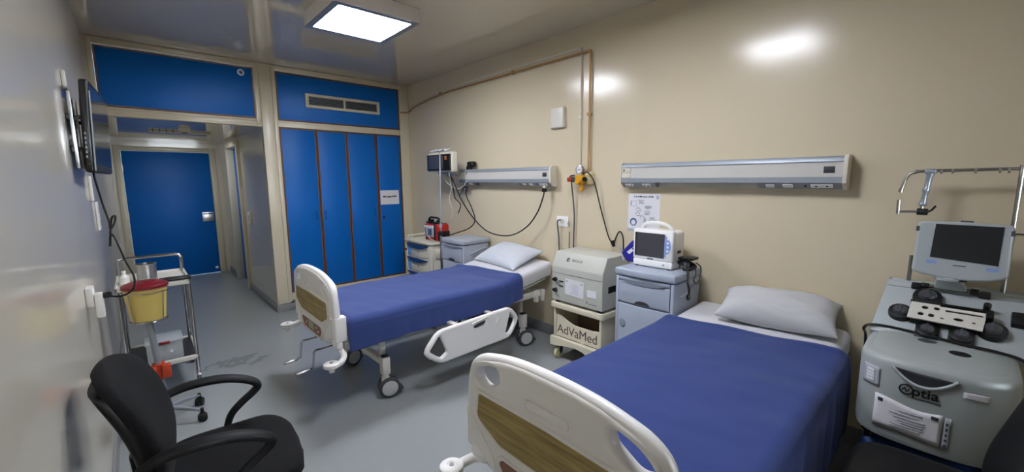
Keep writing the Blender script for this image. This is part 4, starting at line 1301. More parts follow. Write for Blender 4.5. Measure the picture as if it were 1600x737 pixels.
b = MB(); b.tube([tvp(0.004, .02, -.001), tvp(0.004, .5, -.001), tvp(0.004, .88, -.001)], .0035, 8); b.build('trim_line', M['alu'], tv)
for k in range(6):
    MB().hexa(slab(-.002, .004, .16 + .05 * k, .185 + .05 * k, .022, .028, 0)).build('port', M['alu_dark'], tv)
for y in (3.0, 3.28):
    MB().box(.012, .027, y, y + .035, 1.57, 1.945, .003).build('mount_rail', M['steel'], tv)
b = MB()
for z in (1.665, 1.82):
    b.box(.0006, .0125, 2.99, 3.33, z - .014, z + .014, .002)
    b.box(.026, .066, 3.005, 3.03, z - .009, z + .009, .002); b.box(.026, .080, 3.285, 3.31, z - .009, z + .009, .002)
b.build('wall_bracket', M['black'], tv)
MB().box(.0005, .016, 3.05, 3.085, 1.955, 2.05, .005).build('cable_trunking', M['white_pl'], None, label='short white trunking piece on left wall above the television', cat='trunking')
MB().box(.0005, .016, 3.82, 3.86, 1.38, 1.54, .004).build('cable_trunking', M['white_pl'], None, label='white cable trunking on left wall below the television', cat='trunking')
t = thing('wall_outlet', 'white double outlet on the left wall near the passage under the television', 'outlet', (0, 4.2, 1.16))
MB().box(.0005, .012, 4.12, 4.28, 1.16, 1.36, .004).build('face_plate', M['white_pl'], t)
for z in (1.21, 1.30):
    MB().cyl((.011, 4.2, z), (.014, 4.2, z), .022, 18).build('socket_well', M['cream_pl'], t)
cord([(.062, 3.15, 1.555), (.068, 3.10, 1.50), (.088, 2.95, 1.39), (.107, 2.82, 1.31), (.109, 2.8, 1.275), (.125, 2.8, 1.30), (.132, 2.8, 1.335), (.118, 2.8, 1.325), (.108, 2.8, 1.265), (.100, 2.8, 1.19), (.106, 2.79, 1.24), (.12, 2.77, 1.235), (.15, 2.70, 1.12), (.172, 2.64, 1.055), (.165, 2.62, 1.0), (.12, 2.64, .968), (.06, 2.66, .978)], .0045, M['black'],
     'knotted black television cord dropping to a plug on the left wall')
t = thing('plug_adaptor', 'white plug adaptor low on left wall beside the yellow bin', 'adaptor', (.03, 2.7, .88))
b = MB(); b.box(.0005, .028, 2.66, 2.74, .93, 1.02, .004); b.build('socket', M['white_pl'], t)
b = MB(); b.box(.028, .058, 2.655, 2.70, .875, .99, .006); b.build('adaptor_body', M['white_pl'], t)
MB().cyl((.058, 2.675, .975), (.085, 2.665, .978), .014, 14, bev=.003).build('plug', M['black'], t)

# ----------------------------------------------------------------------------- steel trolley by the left wall
tr = thing('instrument_trolley', 'chrome two-tier instrument trolley against left wall before the passage', 'trolley', (.255, 3.98, 0))
tx0, tx1, ty0, ty1 = .055, .455, 3.72, 4.25
b = MB()
for x in (tx0 + .013, tx1 - .013):
    for y in (ty0 + .013, ty1 - .013):
        k = MB(); k.cyl((x, y, .105), (x, y, .80), .0125, 14); k.cyl((x, y, .19), (x, y, .21), .0165, 14)
        l = k.build('leg', M['chrome'], tr)
        k = MB(); k.cyl((x, y, .085), (x, y, .108), .016, 14); k.box(x - .014, x + .014, y - .016, y + .03, .072, .088, .004)
        k.build('castor_fork', M['steel'], l)
        k = MB(); k.cyl((x - .011, y + .015, .042), (x + .011, y + .015, .042), .042, 22, bev=.004)
        k.build('castor_wheel', M['rubber'], l)
def tray(z, m, lip, name):
    b = MB()
    b.box(tx0 + .005, tx1 - .005, ty0 + .005, ty1 - .005, z, z + .012, .003)
    for x0, x1, y0, y1 in ((tx0, tx1, ty0, ty0 + .012), (tx0, tx1, ty1 - .012, ty1), (tx0, tx0 + .012, ty0, ty1), (tx1 - .012, tx1, ty0, ty1)):
        b.box(x0, x1, y0, y1, z - .004, z + lip, .003)
    return b.build(name, m, tr)
tt = tray(.775, M['white_metal'], .030, 'top_tray')
MB().box(tx1 - .17, tx1 + .004, ty0 - .006, ty0 + .07, .806, .826, .003).build('black_bumper', M['black'], tt)
bt = tray(.205, M['white_metal'], .032, 'lower_tray')
MB().box(tx0 + .014, tx1 - .014, ty0 + .014, ty1 - .014, .218, .224, 0).build('tray_mat', M['black'], bt)
b = MB(); hz = .925
b.tube([(tx0 + .013, ty1 - .013, .79), (tx0 + .013, ty1 - .013, hz - .03), (tx0 + .022, ty1 - .013, hz - .006), (tx0 + .045, ty1 - .013, hz), (tx1 - .045, ty1 - .013, hz), (tx1 - .022, ty1 - .013, hz - .006), (tx1 - .013, ty1 - .013, hz - .03), (tx1 - .013, ty1 - .013, .79)], .0125, 12)
b.build('push_handle', M['chrome'], tr)
t = thing('steel_pot', 'round stainless steel pot on the top tray of chrome trolley', 'pot', (.225, 3.92, .788))
MB().lathe([(.0005, 0), (.052, 0), (.056, .005), (.056, .125), (.060, .128), (.060, .132), (.053, .132), (.053, .012), (.0005, .012)], (.225, 3.92, .788), caps=False, seg=32).build('pot_body', M['steel'], t)
t = thing('plastic_bottle', 'small white plastic bottle on trolley tray beside the steel pot', 'bottle', (.105, 3.90, .788))
MB().lathe([(.0005, 0), (.024, 0), (.026, .004), (.026, .055), (.012, .072), (.010, .078), (.0005, .078)], (.105, 3.90, .788), caps=False).build('bottle_body', M['white_pl'], t)
MB().lathe([(.011, .078), (.012, .08), (.012, .10), (.0005, .10)], (.105, 3.90, .788), caps=False).build('cap', M['white_pl'], t)
t = thing('storage_box', 'clear plastic storage box with red clips on the lower trolley tray', 'box', (.27, 3.85, .226))
b = MB()
for (x0, x1, y0, y1, z0, z1) in ((.17, .37, 3.75, 3.98, .226, .232), (.17, .174, 3.75, 3.98, .232, .36), (.366, .37, 3.75, 3.98, .232, .36), (.174, .366, 3.75, 3.754, .232, .36), (.174, .366, 3.976, 3.98, .232, .36)):
    b.box(x0, x1, y0, y1, z0, z1, .001)
b.build('box_body', M['clear'], t)
MB().box(.163, .377, 3.743, 3.987, .36, .372, .004).build('lid', M['clear'], t)
MB().box(.24, .30, 3.738, 3.745, .355, .376, .002).build('clip', M['red'], t)
MB().box(.295, .312, 3.7475, 3.7495, .285, .305).build('label', M['paper'], t)
b = MB(); b.ball((.24, 3.86, .257), .024, (1.6, 1.5, 1)); b.build('packets', M['paper'], t)

# ----------------------------------------------------------------------------- sharps bin on its stand
st = thing('bin_stand', 'grey pole stand with wire basket and red-orange clamp on castors', 'stand', (.235, 3.25, 0))
hub = Vector((.235, 3.25, 0)); topc = Vector((.205, 3.2, 0))
b = MB(); b.cyl(hub + Vector((0, 0, .10)), topc + Vector((0, 0, .69)), .0165, 16)
b.build('pole', M['alu'], st)
cc = hub.lerp(topc, .42) + Vector((0, 0, .355))
b = MB(); b.lathe([(.02, -.05), (.032, -.05), (.032, .05), (.02, .05)], cc, (topc - hub + Vector((0, 0, .59)))); b.box(cc.x + .01, cc.x + .055, cc.y - .05, cc.y - .015, cc.z - .04, cc.z + .045, .006); b.box(cc.x - .055, cc.x - .01, cc.y - .045, cc.y - .01, cc.z - .01, cc.z + .04, .006)
b.build('clamp', M['orange'], st)
b = MB(); b.cyl(hub + Vector((0, 0, .075)), hub + Vector((0, 0, .13)), .03, 20, bev=.006)
b.build('hub', M['alu'], st)
for k in range(5):
    a = R(-38 + 72 * k)
    e = hub + Vector((math.cos(a), math.sin(a), 0)) * .205
    if e.x < .045: e.x = .045
    b = MB(); b.strip([hub + Vector((0, 0, .10)), hub.lerp(e, .5) + Vector((0, 0, .09)), e + Vector((0, 0, .072))], Vector((-math.sin(a), math.cos(a), 0)), [.03, .026, .02], [.026, .022, .016])
    l = b.build('leg', M['alu'], st)
    s = Vector((-math.sin(a + .6), math.cos(a + .6), 0))
    b = MB(); b.cyl(e + Vector((0, 0, .06)), e + Vector((0, 0, .085)), .010, 10)
    for q in (-1, 1):
        b.cyl(e + s * q * .006 + Vector((0, 0, .026)), e + s * q * .022 + Vector((0, 0, .026)), .026, 18, bev=.004)
    b.box(e.x - .014, e.x + .014, e.y - .014, e.y + .014, .03, .062, .006)
    b.build('castor', M['black'], l)
b = MB()
bc = Vector((.205, 3.2, 0))
def ring(r, z, sx=1.0):
    return [bc + Vector((r * sx * math.cos(2 * PI * k / 28), r * math.sin(2 * PI * k / 28), z)) for k in range(28)]
b.tube(ring(.108, .868), .003, 6, closed=True)
b.tube(ring(.088, .692), .003, 6, closed=True)
for k in range(4):
    a = PI / 4 + k * PI / 2
    b.tube([bc + Vector((.108 * math.cos(a), .108 * math.sin(a), .868)), bc + Vector((.088 * math.cos(a), .088 * math.sin(a), .692))], .003, 6)
b.tube([bc + Vector((-.086, 0, .691)), bc + Vector((.086, 0, .691))], .003, 6); b.tube([bc + Vector((0, -.086, .691)), bc + Vector((0, .086, .691))], .003, 6)
b.build('wire_basket', M['chrome'], st)
sp = thing('sharps_bin', 'yellow sharps bin with dark red lid held in the wire basket', 'sharps bin', (.205, 3.2, .696))
MB().lathe([(.0005, 0), (.076, 0), (.08, .004), (.100, .196), (.0005, .196)], bc + Vector((0, 0, .696)), caps=False, seg=36).build('bin_body', M['yellow'], sp)
b = MB(); b.lathe([(.0995, -.004), (.107, -.004), (.107, .012), (.100, .018), (.07, .028), (.0005, .030)], bc + Vector((0, 0, .893)), caps=False, seg=36)
b.build('lid', M['red'], sp)
MB().lathe([(.03, 0), (.03, .006), (.0005, .007)], bc + Vector((.02, 0, .921)), caps=False).build('lid_cap', M['red'], sp)

# ----------------------------------------------------------------------------- black office chair
def loft(rings):
    b = MB()
    t = bmesh.new()
    V = [[t.verts.new(p) for p in r] for r in rings]
    n = len(V[0])
    for i in range(len(V) - 1):
        for k in range(n):
            t.faces.new((V[i][k], V[i][(k + 1) % n], V[i + 1][(k + 1) % n], V[i + 1][k]))
    t.faces.new(V[0][::-1]); t.faces.new(V[-1])
    bmesh.ops.recalc_face_normals(t, faces=list(t.faces))
    b._add(t)
    return b
def sup(a, p):
    c, s = math.cos(a), math.sin(a)
    return math.copysign(abs(c) ** p, c), math.copysign(abs(s) ** p, s)

oc2 = thing('office_chair', 'black fabric office chair with loop armrests beside left wall', 'chair', (.365, 1.775, 0), R(-6))
rings = []
for i in range(31):
    v = i / 30
    z = .50 + .43 * v
    e = max(0, min(1, 1 - abs(2 * v - 1) ** 5)) ** .5 if v > .5 else max(.35, min(1, 1 - abs(2 * v - 1) ** 3)) ** .5
    wv = (.165 + .052 * math.sin(min(1, v * 1.25) * PI * .62)) * (e if v > .5 else .72 + .28 * min(1, v * 4))
    th = .037 * (.35 + .65 * e)
    xc = -.168 - .03 * v - .088 * v * v + .012 * math.sin(v * PI * 1.1)
    if i in (0, 30): wv *= .8; th *= .3
    ring = []
    for k in range(36):
        cx, cy = sup(2 * PI * k / 36, .72)
        y = cy * wv
        ring.append((xc + cx * th + .03 * (y / .2) ** 2 * (.3 + .5 * v), y, z))
    rings.append(ring)
loft(rings).build('backrest', M['black_fab'], oc2, world=False, angle=80)
b = loft([[(x - .012, y * .93, z) for x, y, z in [(r[k][0] - .012, r[k][1], r[k][2]) for k in range(36)]] for r in rings[4:27]])
b.build('back_shell', M['black'], oc2, world=False, angle=80)
rings = []
for i in range(33):
    f = i / 32
    x = -.215 + .47 * f
    e = max(0, 1 - abs(2 * f - 1) ** 4.5) ** .5
    wv = .25 * (.25 + .75 * e) * (1 - .05 * (1 - f))
    th = .046 * (.3 + .7 * e)
    zc = .452 - .035 * max(0, (f - .72) / .28) ** 2 - .004 * math.sin(f * PI)
    if i in (0, 32): wv *= .85; th *= .35
    rings.append([(x, sup(2 * PI * k / 40, .62)[0] * wv, zc + sup(2 * PI * k / 40, .62)[1] * th + .012 * (sup(2 * PI * k / 40, .62)[0]) ** 2) for k in range(40)])
loft(rings).build('seat', M['black_fab'], oc2, world=False, angle=80)
for s in (-1, 1):
    pts = [(-.20, s * .20, .585), (-.205, s * .222, .64), (-.16, s * .24, .675), (-.08, s * .247, .69), (.02, s * .247, .684), (.10, s * .245, .657), (.138, s * .242, .625), (.120, s * .24, .598), (.075, s * .238, .565), (.035, s * .236, .525), (.015, s * .232, .47), (.01, s * .225, .43)]
    P = smooth_pts(pts, 5)
    n = len(P)
    wd = [.026 + .022 * max(0, math.sin(min(1, i / n * 1.7) * PI)) for i in range(n)]
    ht = [.024 + .006 * math.sin(i / n * PI) for i in range(n)]
    MB().strip(P, (0, 1, 0), wd, ht).build('armrest', M['black_vinyl'], oc2, world=False, angle=60)
b = MB()
b.box(-.12, .12, -.2, .2, .40, .415, .005); b.box(-.14, .10, -.08, .08, .365, .402, .008)
b.strip([(-.10, 0, .385), (-.20, 0, .39), (-.235, 0, .45), (-.245, 0, .60)], (0, 1, 0), .07, .014)
for s in (-1, 1):
    b.box(.0, .05, s * .16 - .02 if s > 0 else -.235, .235 if s > 0 else -.14, .412, .430, .004)
b.build('mechanism', M['black'], oc2, world=False)
b = MB(); b.cyl((0, 0, .12), (0, 0, .37), .025, 18); b.cyl((0, 0, .075), (0, 0, .16), .04, 18)
b.build('gas_column', M['black'], oc2, world=False)
for k in range(5):
    a = R(18 + 72 * k)
    d2 = Vector((math.cos(a), math.sin(a), 0)); L = .27
    b = MB(); b.strip([Vector((0, 0, .11)), d2 * L * .5 + Vector((0, 0, .10)), d2 * L + Vector((0, 0, .075))], Vector((-d2.y, d2.x, 0)), [.05, .042, .03], [.035, .03, .02])
    l = b.build('leg', M['black'], oc2, world=False)
    b = MB(); e = d2 * L; s = Vector((-d2.y, d2.x, 0))
    for q in (-1, 1):
        b.cyl(e + s * q * .005 + Vector((0, 0, .028)), e + s * q * .024 + Vector((0, 0, .028)), .028, 18, bev=.004)
    b.cyl(e + Vector((0, 0, .04)), e + Vector((0, 0, .075)), .009, 10)
    b.build('castor', M['black'], l, world=False)

# dark visitor chair in front of the apheresis machine
vc = thing('visitor_chair', 'black padded chair in the dark corner before the apheresis machine', 'chair', (2.03, 0, 0))
rings = []
for i in range(25):
    f = i / 24
    y = .215 - .455 * f
    e = max(0, 1 - abs(2 * f - 1) ** 5) ** .5
    wv = .245 * (.35 + .65 * e); th = .04 * (.3 + .7 * e)
    if i in (0, 24): wv *= .85; th *= .35
    rings.append([(2.03 + sup(2 * PI * k / 40, .5)[0] * wv, y, .45 + sup(2 * PI * k / 40, .5)[1] * th) for k in range(40)])
loft(rings).build('seat', M['black_vinyl'], vc, angle=80)
rings = []
for i in range(31):
    v = i / 30
    z = .52 + .42 * v
    e = max(0, 1 - abs(2 * v - 1) ** 4) ** .5
    wv = .225 * (.4 + .6 * e); th = .04 * (.35 + .65 * e)
    if i in (0, 30): wv *= .8; th *= .3
    yc = -.180 - .02 * v - .10 * v * v - .02 * math.sin(v * PI)
    rings.append([(2.03 + sup(2 * PI * k / 40, .6)[0] * wv, yc + sup(2 * PI * k / 40, .6)[1] * th + .05 * (sup(2 * PI * k / 40, .6)[0]) ** 2, z) for k in range(40)])
loft(rings).build('backrest', M['black_vinyl'], vc, angle=80)
for x in (1.815, 2.245):
    for y in (.165, -.20):
        b = MB(); b.cyl((x, y, 0), (x, y, .42), .011, 12); b.cyl((x, y, 0), (x, y, .02), .015, 12)
        b.build('leg', M['black'], vc)
b = MB()
for x in (1.815, 2.245):
    b.cyl((x, .165, .415), (x, -.20, .415), .011, 12)
    b.tube([(x, -.19, .415), (x, -.225, .50), (x + (.04 if x < 2 else -.04), -.235, .72)], .011, 10, 3)
b.cyl((1.815, .165, .415), (2.245, .165, .415), .011, 12); b.cyl((1.815, -.2, .415), (2.245, -.2, .415), .011, 12)
b.build('chair_frame', M['black'], vc)

# ----------------------------------------------------------------------------- apheresis machine
am = thing('apheresis_machine', 'grey-green apheresis machine with tilted screen and black pump deck', 'medical machine', (2.68, .015, 0))
yc = .018
# front housing: bowed in plan, domed lid on top
def plan(inset, n=20):
    pts = []
    hw = .225 - inset
    for i in range(n + 1):
        a = -PI / 2 + PI * i / n
        cs, sn = math.cos(a), math.sin(a)
        y = yc + hw * math.copysign(abs(sn) ** .72, sn)
        x = 2.60 - (.248 - inset) * abs(cs) ** .45
        pts.append((x, y))
    return pts
rings = []
for z, ins in ((.448, .012), (.452, .004), (.47, .0), (.60, .0), (.755, .0), (.772, .004), (.784, .014), (.790, .03)):
    p = plan(ins)
    rings.append([(x, y, z) for x, y in p] + [(2.78, p[-1][1], z), (2.78, p[0][1], z)])
hb = loft(rings).build('front_housing', M['aphe'], am, angle=50)
rings = []
for z, ins in ((.790, .032), (.797, .045), (.802, .09)):
    p = plan(ins)
    rings.append([(x, y, z) for x, y in p] + [(2.77, p[-1][1], z + .004), (2.77, p[0][1], z + .004)])
ld = loft(rings).build('lid', M['aphe'], am, angle=50)
for y, x, m in ((.05, 2.655, M['rubber']), (-.045, 2.565, M['black'])):
    MB().lathe([(.0005, .003), (.029, .003), (.032, .001), (.032, -.004)], (x, y, .8015), caps=False).build('lid_port', m, ld)
# conforming helper on the bowed front
def fr(y, off=.001):
    sn = max(-1, min(1, (y - yc) / .225))
    s = abs(sn) ** (1 / .72)
    return 2.60 - .248 * (max(0, 1 - s * s) ** .5) ** .45 - off
def on_front(poly, off, name, m, parent, th=.002, div=14):
    """polygon strip (list of (y, z_low, z_high)) laid on the curved front"""
    P = []
    for y, a, c in poly:
        P.append([(fr(y, off), y, a + (c - a) * k / 6) for k in range(7)])
    b = MB(); b.grid(P)
    o = b.build(name, m, parent, angle=80)
    s = o.modifiers.new('thick', 'SOLIDIFY'); s.thickness = th; s.offset = 0
    return o
ys = lambda a, c, n=12: [a + (c - a) * i / n for i in range(n + 1)]
rec = [(y, .760 - .05 * max(0, 1 - ((y - .04) / .088) ** 2) - .002, .760 - .006 * (.128 - y) / .17) for y in ys(.126, -.046)]
on_front(rec, .002, 'handle_recess', M['dark_gap'], hb)
b = MB(); b.tube([(fr(y, .003), y, .760 - .054 * max(0, 1 - ((y - .04) / .090) ** 2)) for y in ys(.130, -.05, 20)], .006, 8); b.build('recess_lip', M['deck'], hb)
# maker's lettering: text laid on the tangent plane
def front_mat(y, z, off=.0015):
    e = .012
    u = Vector((fr(y - e, off) - fr(y + e, off), -2 * e, 0)).normalized()
    v = Vector((0, 0, 1))
    n = u.cross(v)
    p = Vector((fr(y, off), y, z))
    return Matrix(((u.x, v.x, n.x, p.x), (u.y, v.y, n.y, p.y), (u.z, v.z, n.z, p.z), (0, 0, 0, 1)))
b = MB()
m0 = front_mat(.084, .682, .004)
circ = lambda r1, r2: [[(r1 * math.cos(2 * PI * k / 32), r1 * 1.0 * math.sin(2 * PI * k / 32)) for k in range(32)], [(r2 * math.cos(2 * PI * k / 32), r2 * math.sin(2 * PI * k / 32)) for k in range(32)][::-1]]
b.plate(circ(.0215, .0165), .002, m0)
b.tube([m0 @ Vector((-.011, -.004, .001)), m0 @ Vector((-.005, .006, .001)), m0 @ Vector((.003, -.006, .001)), m0 @ Vector((.010, .005, .001))], .0022, 6, 4)
for ch, y in (('p', .056), ('t', .035), ('i', .0215), ('a', .005)):
    b.text(ch, .050, front_mat(y, .682, .003), bold=.001)
b.box(fr(.02, .002), fr(.02, .0005), -.012, .060, .654, .6565)
b.build('lettering', M['black'], hb)
pp = on_front([(y, (.496 - .006 * math.sin((y - .16) * 22)), .621 + .010 * math.sin((y - .1) * 25)) for y in ys(.172, -.022, 16)], .006, 'taped_document', M['paper'], hb, .0015)
on_front([(y, .603, .618) for y in ys(.162, .147, 4)], .0085, 'document_logo', M['ink'], pp, .001)
on_front([(y, .593, .607) for y in ys(.008, -.012, 4)], .0085, 'document_stamp', M['ink'], pp, .001)
for z, a, c in ((.588, .10, .03), (.575, .125, .04), (.562, .11, .02), (.551, .10, .02), (.541, .09, .025), (.530, .12, .02), (.521, .12, .03)):
    on_front([(y, z, z + .0035) for y in ys(a, c, 8)], .0085, 'document_line', M['paper_grey'], pp, .001)
on_front([(y, .488, .613) for y in ys(-.028, -.044, 3)], .003, 'label_strip', M['paper_grey'], hb)
for k in range(5):
    on_front([(y, .500 + .021 * k, .510 + .021 * k) for y in ys(-.032, -.038, 2)], .005, 'strip_mark', M['ink'], hb)
on_front([(y, .705, .727) for y in ys(-.064, -.128, 6)], .003, 'blank_label', M['paper'], hb)
on_front([(y, .655, .735) for y in ys(.217, .165, 6)], .003, 'side_label', M['paper_grey'], hb)
for k in range(4):
    on_front([(y, .672 + .013 * k, .682 + .013 * k) for y in ys(.207, .18, 4)], .005, 'side_label_line', M['paper'], hb)
# base, column and wheels
b = MB(); b.box(2.42, 2.92, yc - .19, yc + .19, .14, .40, .03, 3); b.build('base', M['aphe_blue'], am)
b = MB(); b.box(2.50, 2.76, yc - .20, yc + .20, .39, .46, .01); b.build('undertray', M['black'], am)
b = MB(); b.hexa([(2.74, yc - .215, .14), (3.02, yc - .215, .14), (3.02, yc + .215, .14), (2.74, yc + .215, .14), (2.74, yc - .215, .80), (3.02, yc - .215, .97), (3.02, yc + .215, .97), (2.74, yc + .215, .80)], .012)
b.build('rear_cabinet', M['aphe'], am)
for y in (yc - .17, yc + .17):
    b = MB(); b.box(2.44, 2.47, y - .012, y + .012, .30, .46, .003); b.build('bracket', M['black'], am)
for x in (2.46, 2.93):
    for s in (-1, 1):
        b = MB(); y = yc + s * .165
        for q in (-1, 1):
            b.cyl((x, y + q * .006, .06), (x, y + q * .026, .06), .06, 24, bev=.006)
        b.cyl((x + .01, y, .06), (x + .01, y, .145), .014, 12)
        b.build('castor', M['rubber'], am)
# sloping pump deck
A = Vector((2.70, 0, .80)); B = Vector((2.95, 0, .985))
us = (B - A).normalized(); nn = Vector((-us.z, 0, us.x))
def dk(y, s, h=0.0):
    p = A + us * s + nn * h
    return Vector((p.x, y, p.z))
DM = lambda y, s, h=0.0: Matrix(((0, us.x, nn.x, dk(y, s, h).x), (-1, us.y, nn.y, y), (0, us.z, nn.z, dk(y, s, h).z), (0, 0, 0, 1)))
b = MB()
b.hexa([dk(-.225, -.01, -.04), dk(-.225, .32, -.04), dk(.222, .32, -.04), dk(.245, -.01, -.04), dk(-.225, -.01, 0), dk(-.225, .32, 0), dk(.222, .32, 0), dk(.245, -.01, 0)], .008)
b.hexa([(2.955, -.225, .955), (3.035, -.225, .955), (3.035, .222, .955), (2.955, .222, .955), (2.955, -.225, .993), (3.035, -.225, .993), (3.035, .222, .993), (2.955, .222, .993)], .006)
b.build('deck', M['deck'], am)
b = MB(); b.tube([dk(.22, .285, .001), dk(-.22, .285, .001)], .0015, 6); b.build('deck_seam', M['alu_dark'], am)
for y, s, r in ((.074, .225, .050), (.152, .112, .043), (.058, .030, .036), (-.044, .034, .036), (-.128, .092, .044)):
    b = MB(); b.lathe([(r, 0), (r, .018), (r * .96, .026), (r * .62, .03), (.0005, .03)], dk(y, s), nn, caps=False, seg=30)
    if r < .04: b.box(-.038, .038, -.035, .035, 0, .012, .004, mtx=DM(y, s))
    k = b.build('pump', M['black'], am)
    b = MB(); b.lathe([(r * .62, .028), (r * .60, .036), (r * .50, .042), (.0005, .044)], dk(y, s), nn, caps=False, seg=24); b.box(-r * .12, r * .12, -r * .55, r * .55, .04, .048, .003, mtx=DM(y, s))
    b.build('rotor', M['rubber'], k)
pm = lambda pts: [(-p[0], p[1]) for p in pts]
b = MB()
P0 = DM(0, 0, .040)
pl = [(-.122, .165), (-.122 + .093, .165), (-.03, .158), (.109, .158), (.100, .060), (-.0, .066), (-.127, .070)]
hl = []
for u, v, ru, rv in ((-.075, .140, .011, .010), (-.038, .143, .010, .009), (-.085, .100, .010, .010), (-.052, .100, .010, .010), (-.018, .092, .005, .004), (.030, .100, .015, .008), (.075, .095, .006, .005)):
    hl.append([(u + ru * math.cos(2 * PI * k / 16), v + rv * math.sin(2 * PI * k / 16)) for k in range(16)][::-1])
hl.append(round_poly([(-.012, .134), (.098, .134), (.098, .143), (-.012, .143)], .003, 2)[::-1])
b.plate([pl] + hl, .006, P0, .001)
plt = b.build('cassette_plate', M['white_metal'], am)
b = MB(); b.box(-.118, .098, .068, .156, .004, .034, .004, mtx=DM(0, 0)); b.box(-.125, .125, .166, .178, .0, .045, .003, mtx=DM(0, 0)); b.box(.105, .128, .130, .172, .0, .05, .004, mtx=DM(0, 0))
b.build('cassette_holder', M['black'], am)
MB().cyl(dk(-.108, .205), dk(-.108, .205, .05), .012, 14, bev=.003).build('knob', M['black'], am)
for y, s in ((.117, .293), (-.098, .290)):
    b = MB(); b.box(-.018, .018, -.016, .016, 0, .02, .005, mtx=DM(y, s)); b.build('sensor_block', M['black'], am)
b = MB(); b.box(-.03, .03, -.035, .03, 0, .03, .005, mtx=DM(-.205, .175)); b.build('bracket', M['black'], am)
MB().cyl((2.98, .214, .992), (2.98, .214, 1.0), .006, 10).build('stud', M['steel'], am)
# neck and screen
b = MB()
b.cyl(dk(.085, .300, .012), dk(-.066, .300, .012), .009, 12)
b.build('tilt_bar', M['chrome'], am)
b = MB(); 
for y in (.088, -.069): b.cyl(dk(y - .014, .300, .012), dk(y + .014, .300, .012), .014, 14, bev=.003)
b.build('bar_mount', M['black'], am)
b = MB(); b.hexa([(2.905, -.048, .985), (2.95, -.048, .995), (2.95, .06, .995), (2.905, .06, .985), (2.885, -.026, 1.035), (2.925, -.026, 1.04), (2.925, .055, 1.04), (2.885, .055, 1.035)], .010)
b.lathe([(.048, 0), (.05, .01), (.03, .018), (.024, .05), (.024, .07)], (2.905, .016, 1.035))
b.build('screen_neck', M['deck'], am)
sn0 = Vector((2.865, .0, 1.052)); tilt = R(6)
uv = Vector((math.sin(tilt), 0, math.cos(tilt))); sn_n = Vector((-math.cos(tilt), 0, math.sin(tilt)))
SM = Matrix(((0, uv.x, sn_n.x, sn0.x), (-1, 0, 0, -.006), (0, uv.z, sn_n.z, sn0.z), (0, 0, 0, 1)))
b = MB()
o2 = [(-.146, .012), (-.10, .0), (-.03, -.008), (.04, -.009), (.10, .0), (.150, .022), (.146, .245), (.0, .250), (-.140, .246)]
b.plate([round_poly(o2, .016, 4)], .04, SM @ Matrix.Translation((0, 0, -.02)), .010, 3)
sc = b.build('screen_housing', M['deck'], am)
b = MB(); b.plate([[(-.090, .085), (.116, .070), (.118, .236), (-.084, .236)]], .003, SM); b.build('screen', M['screen'], sc)
for u, v in ((-.100, .064), (.085, .052)):
    MB().plate([rect(u, u + .034, v - .008, v + .008, .002)], .003, SM).build('button', M['lilac'], sc)
MB().plate([rect(-.015, .025, .0535, .0575)], .003, SM).build('badge', M['ink'], sc)
MB().box(-.01, .03, .248, .256, -.03, -.008, .003, mtx=SM).build('indicator', M['rubber'], sc)
for u in (-.141, .143):
    MB().box(u - .006, u + .006, .20, .222, -.03, .001, .002, mtx=SM).build('side_clip', M['rubber'], sc)
b = MB(); b.box(-.03, .035, -.014, -.002, -.03, -.004, .003, mtx=SM); b.cyl(SM @ Vector((0, -.02, -.015)), SM @ Vector((0, .0, -.015)), .014, 12); b.build('lock_latch', M['black'], sc)
# drip rail
bx = 2.955
b = MB(); b.cyl((2.99, .150, .985), (2.99, .150, 1.12), .008, 12); b.build('short_post', M['satin'], am)
b = MB(); b.cyl((2.99, -.152, .985), (2.985, -.152, 1.545), .0085, 12)
b.tube([(2.985, -.152, 1.53), (2.98, -.10, 1.53), (2.97, .0, 1.528), (2.965, .12, 1.526), (2.96, .165, 1.524), (2.955, .19, 1.513), (2.955, .203, 1.485), (2.955, .213, 1.435)], .007, 10)
b.cyl((2.955, .2125, 1.445), (2.955, .214, 1.425), .009, 10)
rl = b.build('drip_rail', M['satin'], am)
for y in (.17, .085, .05, -.02, -.09, -.115):
    MB().cyl((2.965, y - .004, 1.523), (2.965, y + .004, 1.523), .011, 12).build('collar', M['steel'], rl)
b = MB(); b.lathe([(.013, 0), (.016, .008), (.011, .02), (.010, .06), (.014, .07), (.014, .08), (.011, .085), (.0115, .14), (.015, .15), (.013, .156)], (2.96, .134, 1.362), (.0, -.09, 1))
b.box(2.945, 2.98, .10, .14, 1.512, 1.535, .005)
b.build('hanger_arm', M['alu_dark'], am)
b = MB(); b.cyl((2.955, .15, 1.335), (2.955, .112, 1.335), .016, 14, bev=.003); b.strip([(2.95, .115, 1.335), (2.945, .10, 1.345), (2.94, .088, 1.366)], (1, 0, 0), .012, .008); b.build('clamp_lever', M['black'], am)
b = MB(); b.cyl((2.958, .134, 1.345), (2.958, .134, 1.368), .007, 10); b.cyl((2.955, .15, 1.335), (2.955, .215, 1.332), .006, 10); b.cyl((2.955, .2155, 1.322), (2.955, .2165, 1.388), .0075, 10)
b.build('hook_rod', M['satin'], am)
# cable draped across the lid
cord([(2.80, .262, .60), (2.76, .262, .74), (2.67, .262, .80), (2.70, .245, .815), (2.715, .18, .818), (2.70, .06, .815), (2.67, -.06, .814), (2.66, -.15, .812), (2.64, -.215, .80), (2.62, -.245, .74), (2.63, -.25, .60)], .006, M['black'],
     'black cable lying across the lid of the apheresis machine', cat='cable', name='cable')
cord([(W - .004, -.16, 1.245), (W - .004, -.5, 1.245)], .003, M['rubber'], 'thin dark wire along the wall right of the tilted machine screen', cat='wire', name='wall_wire', n=2)

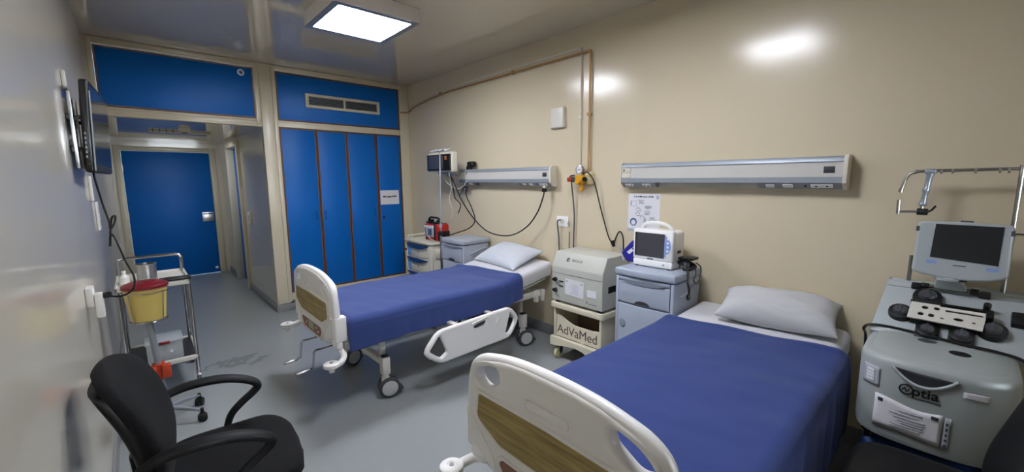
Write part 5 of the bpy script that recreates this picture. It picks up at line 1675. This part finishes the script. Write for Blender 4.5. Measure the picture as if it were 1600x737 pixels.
# ----------------------------------------------------------------------------- light, world, camera
wd = bpy.data.worlds.new('daylight')
SC.world = wd
wd.use_nodes = True
bg = wd.node_tree.nodes['Background']
sky = wd.node_tree.nodes.new('ShaderNodeTexSky')
sky.sky_type = 'HOSEK_WILKIE'
sky.sun_direction = (0.3, 0.7, 0.65)
wd.node_tree.links.new(sky.outputs['Color'], bg.inputs['Color'])
bg.inputs['Strength'].default_value = 1.0
la = bpy.data.lights.new('window_daylight', 'AREA')
la.shape = 'RECTANGLE'
la.size, la.size_y = 1.7, 1.2
la.energy = 34
la.color = (0.86, 0.93, 1.0)
lo = bpy.data.objects.new('window_daylight', la)
COL.objects.link(lo)
lo.location = ((wx0 + wx1) / 2, YF - .16, (wz0 + wz1) / 2)
lo.rotation_euler = (R(90), 0, 0)

lp = bpy.data.lights.new('passage_fill', 'AREA')  # added fill under the soffit to brighten the passage; no fixture there
lp.shape = 'RECTANGLE'
lp.size, lp.size_y = .9, .5
lp.energy = 2.4
lp.color = (0.9, 0.95, 1.0)
lq = bpy.data.objects.new('passage_fill', lp)
COL.objects.link(lq)
lq.location = (.66, 7.0, SOF - .01)
lq.rotation_euler = (R(12), 0, 0)

cam = bpy.data.cameras.new('camera')
cam.sensor_width = 36
cam.lens = 36 * 644.95 / 1600
cam.clip_start = 0.02
co = bpy.data.objects.new('camera', cam)
COL.objects.link(co)
yaw, pitch, roll = .7395, .1363, -.0069
fwd = Vector((math.sin(yaw) * math.cos(pitch), math.cos(yaw) * math.cos(pitch), -math.sin(pitch)))
rt = Vector((math.cos(yaw), -math.sin(yaw), 0))
up = rt.cross(fwd)
r2 = rt * math.cos(roll) + up * math.sin(roll)
u2 = -rt * math.sin(roll) + up * math.cos(roll)
mw = Matrix(((r2.x, u2.x, -fwd.x, .2074), (r2.y, u2.y, -fwd.y, 0), (r2.z, u2.z, -fwd.z, 1.5), (0, 0, 0, 1)))
co.matrix_world = mw
SC.camera = co
SC.view_settings.view_transform = 'Standard'
SC.view_settings.look = 'None'
SC.view_settings.exposure = 2.22
SC.view_settings.gamma = 1.0
SC.view_settings.use_curve_mapping = False
SC.cycles.use_denoising = True
SC.cycles.max_bounces = 8
SC.cycles.sample_clamp_indirect = 6.0
SC.cycles.caustics_reflective = False
SC.cycles.caustics_refractive = False
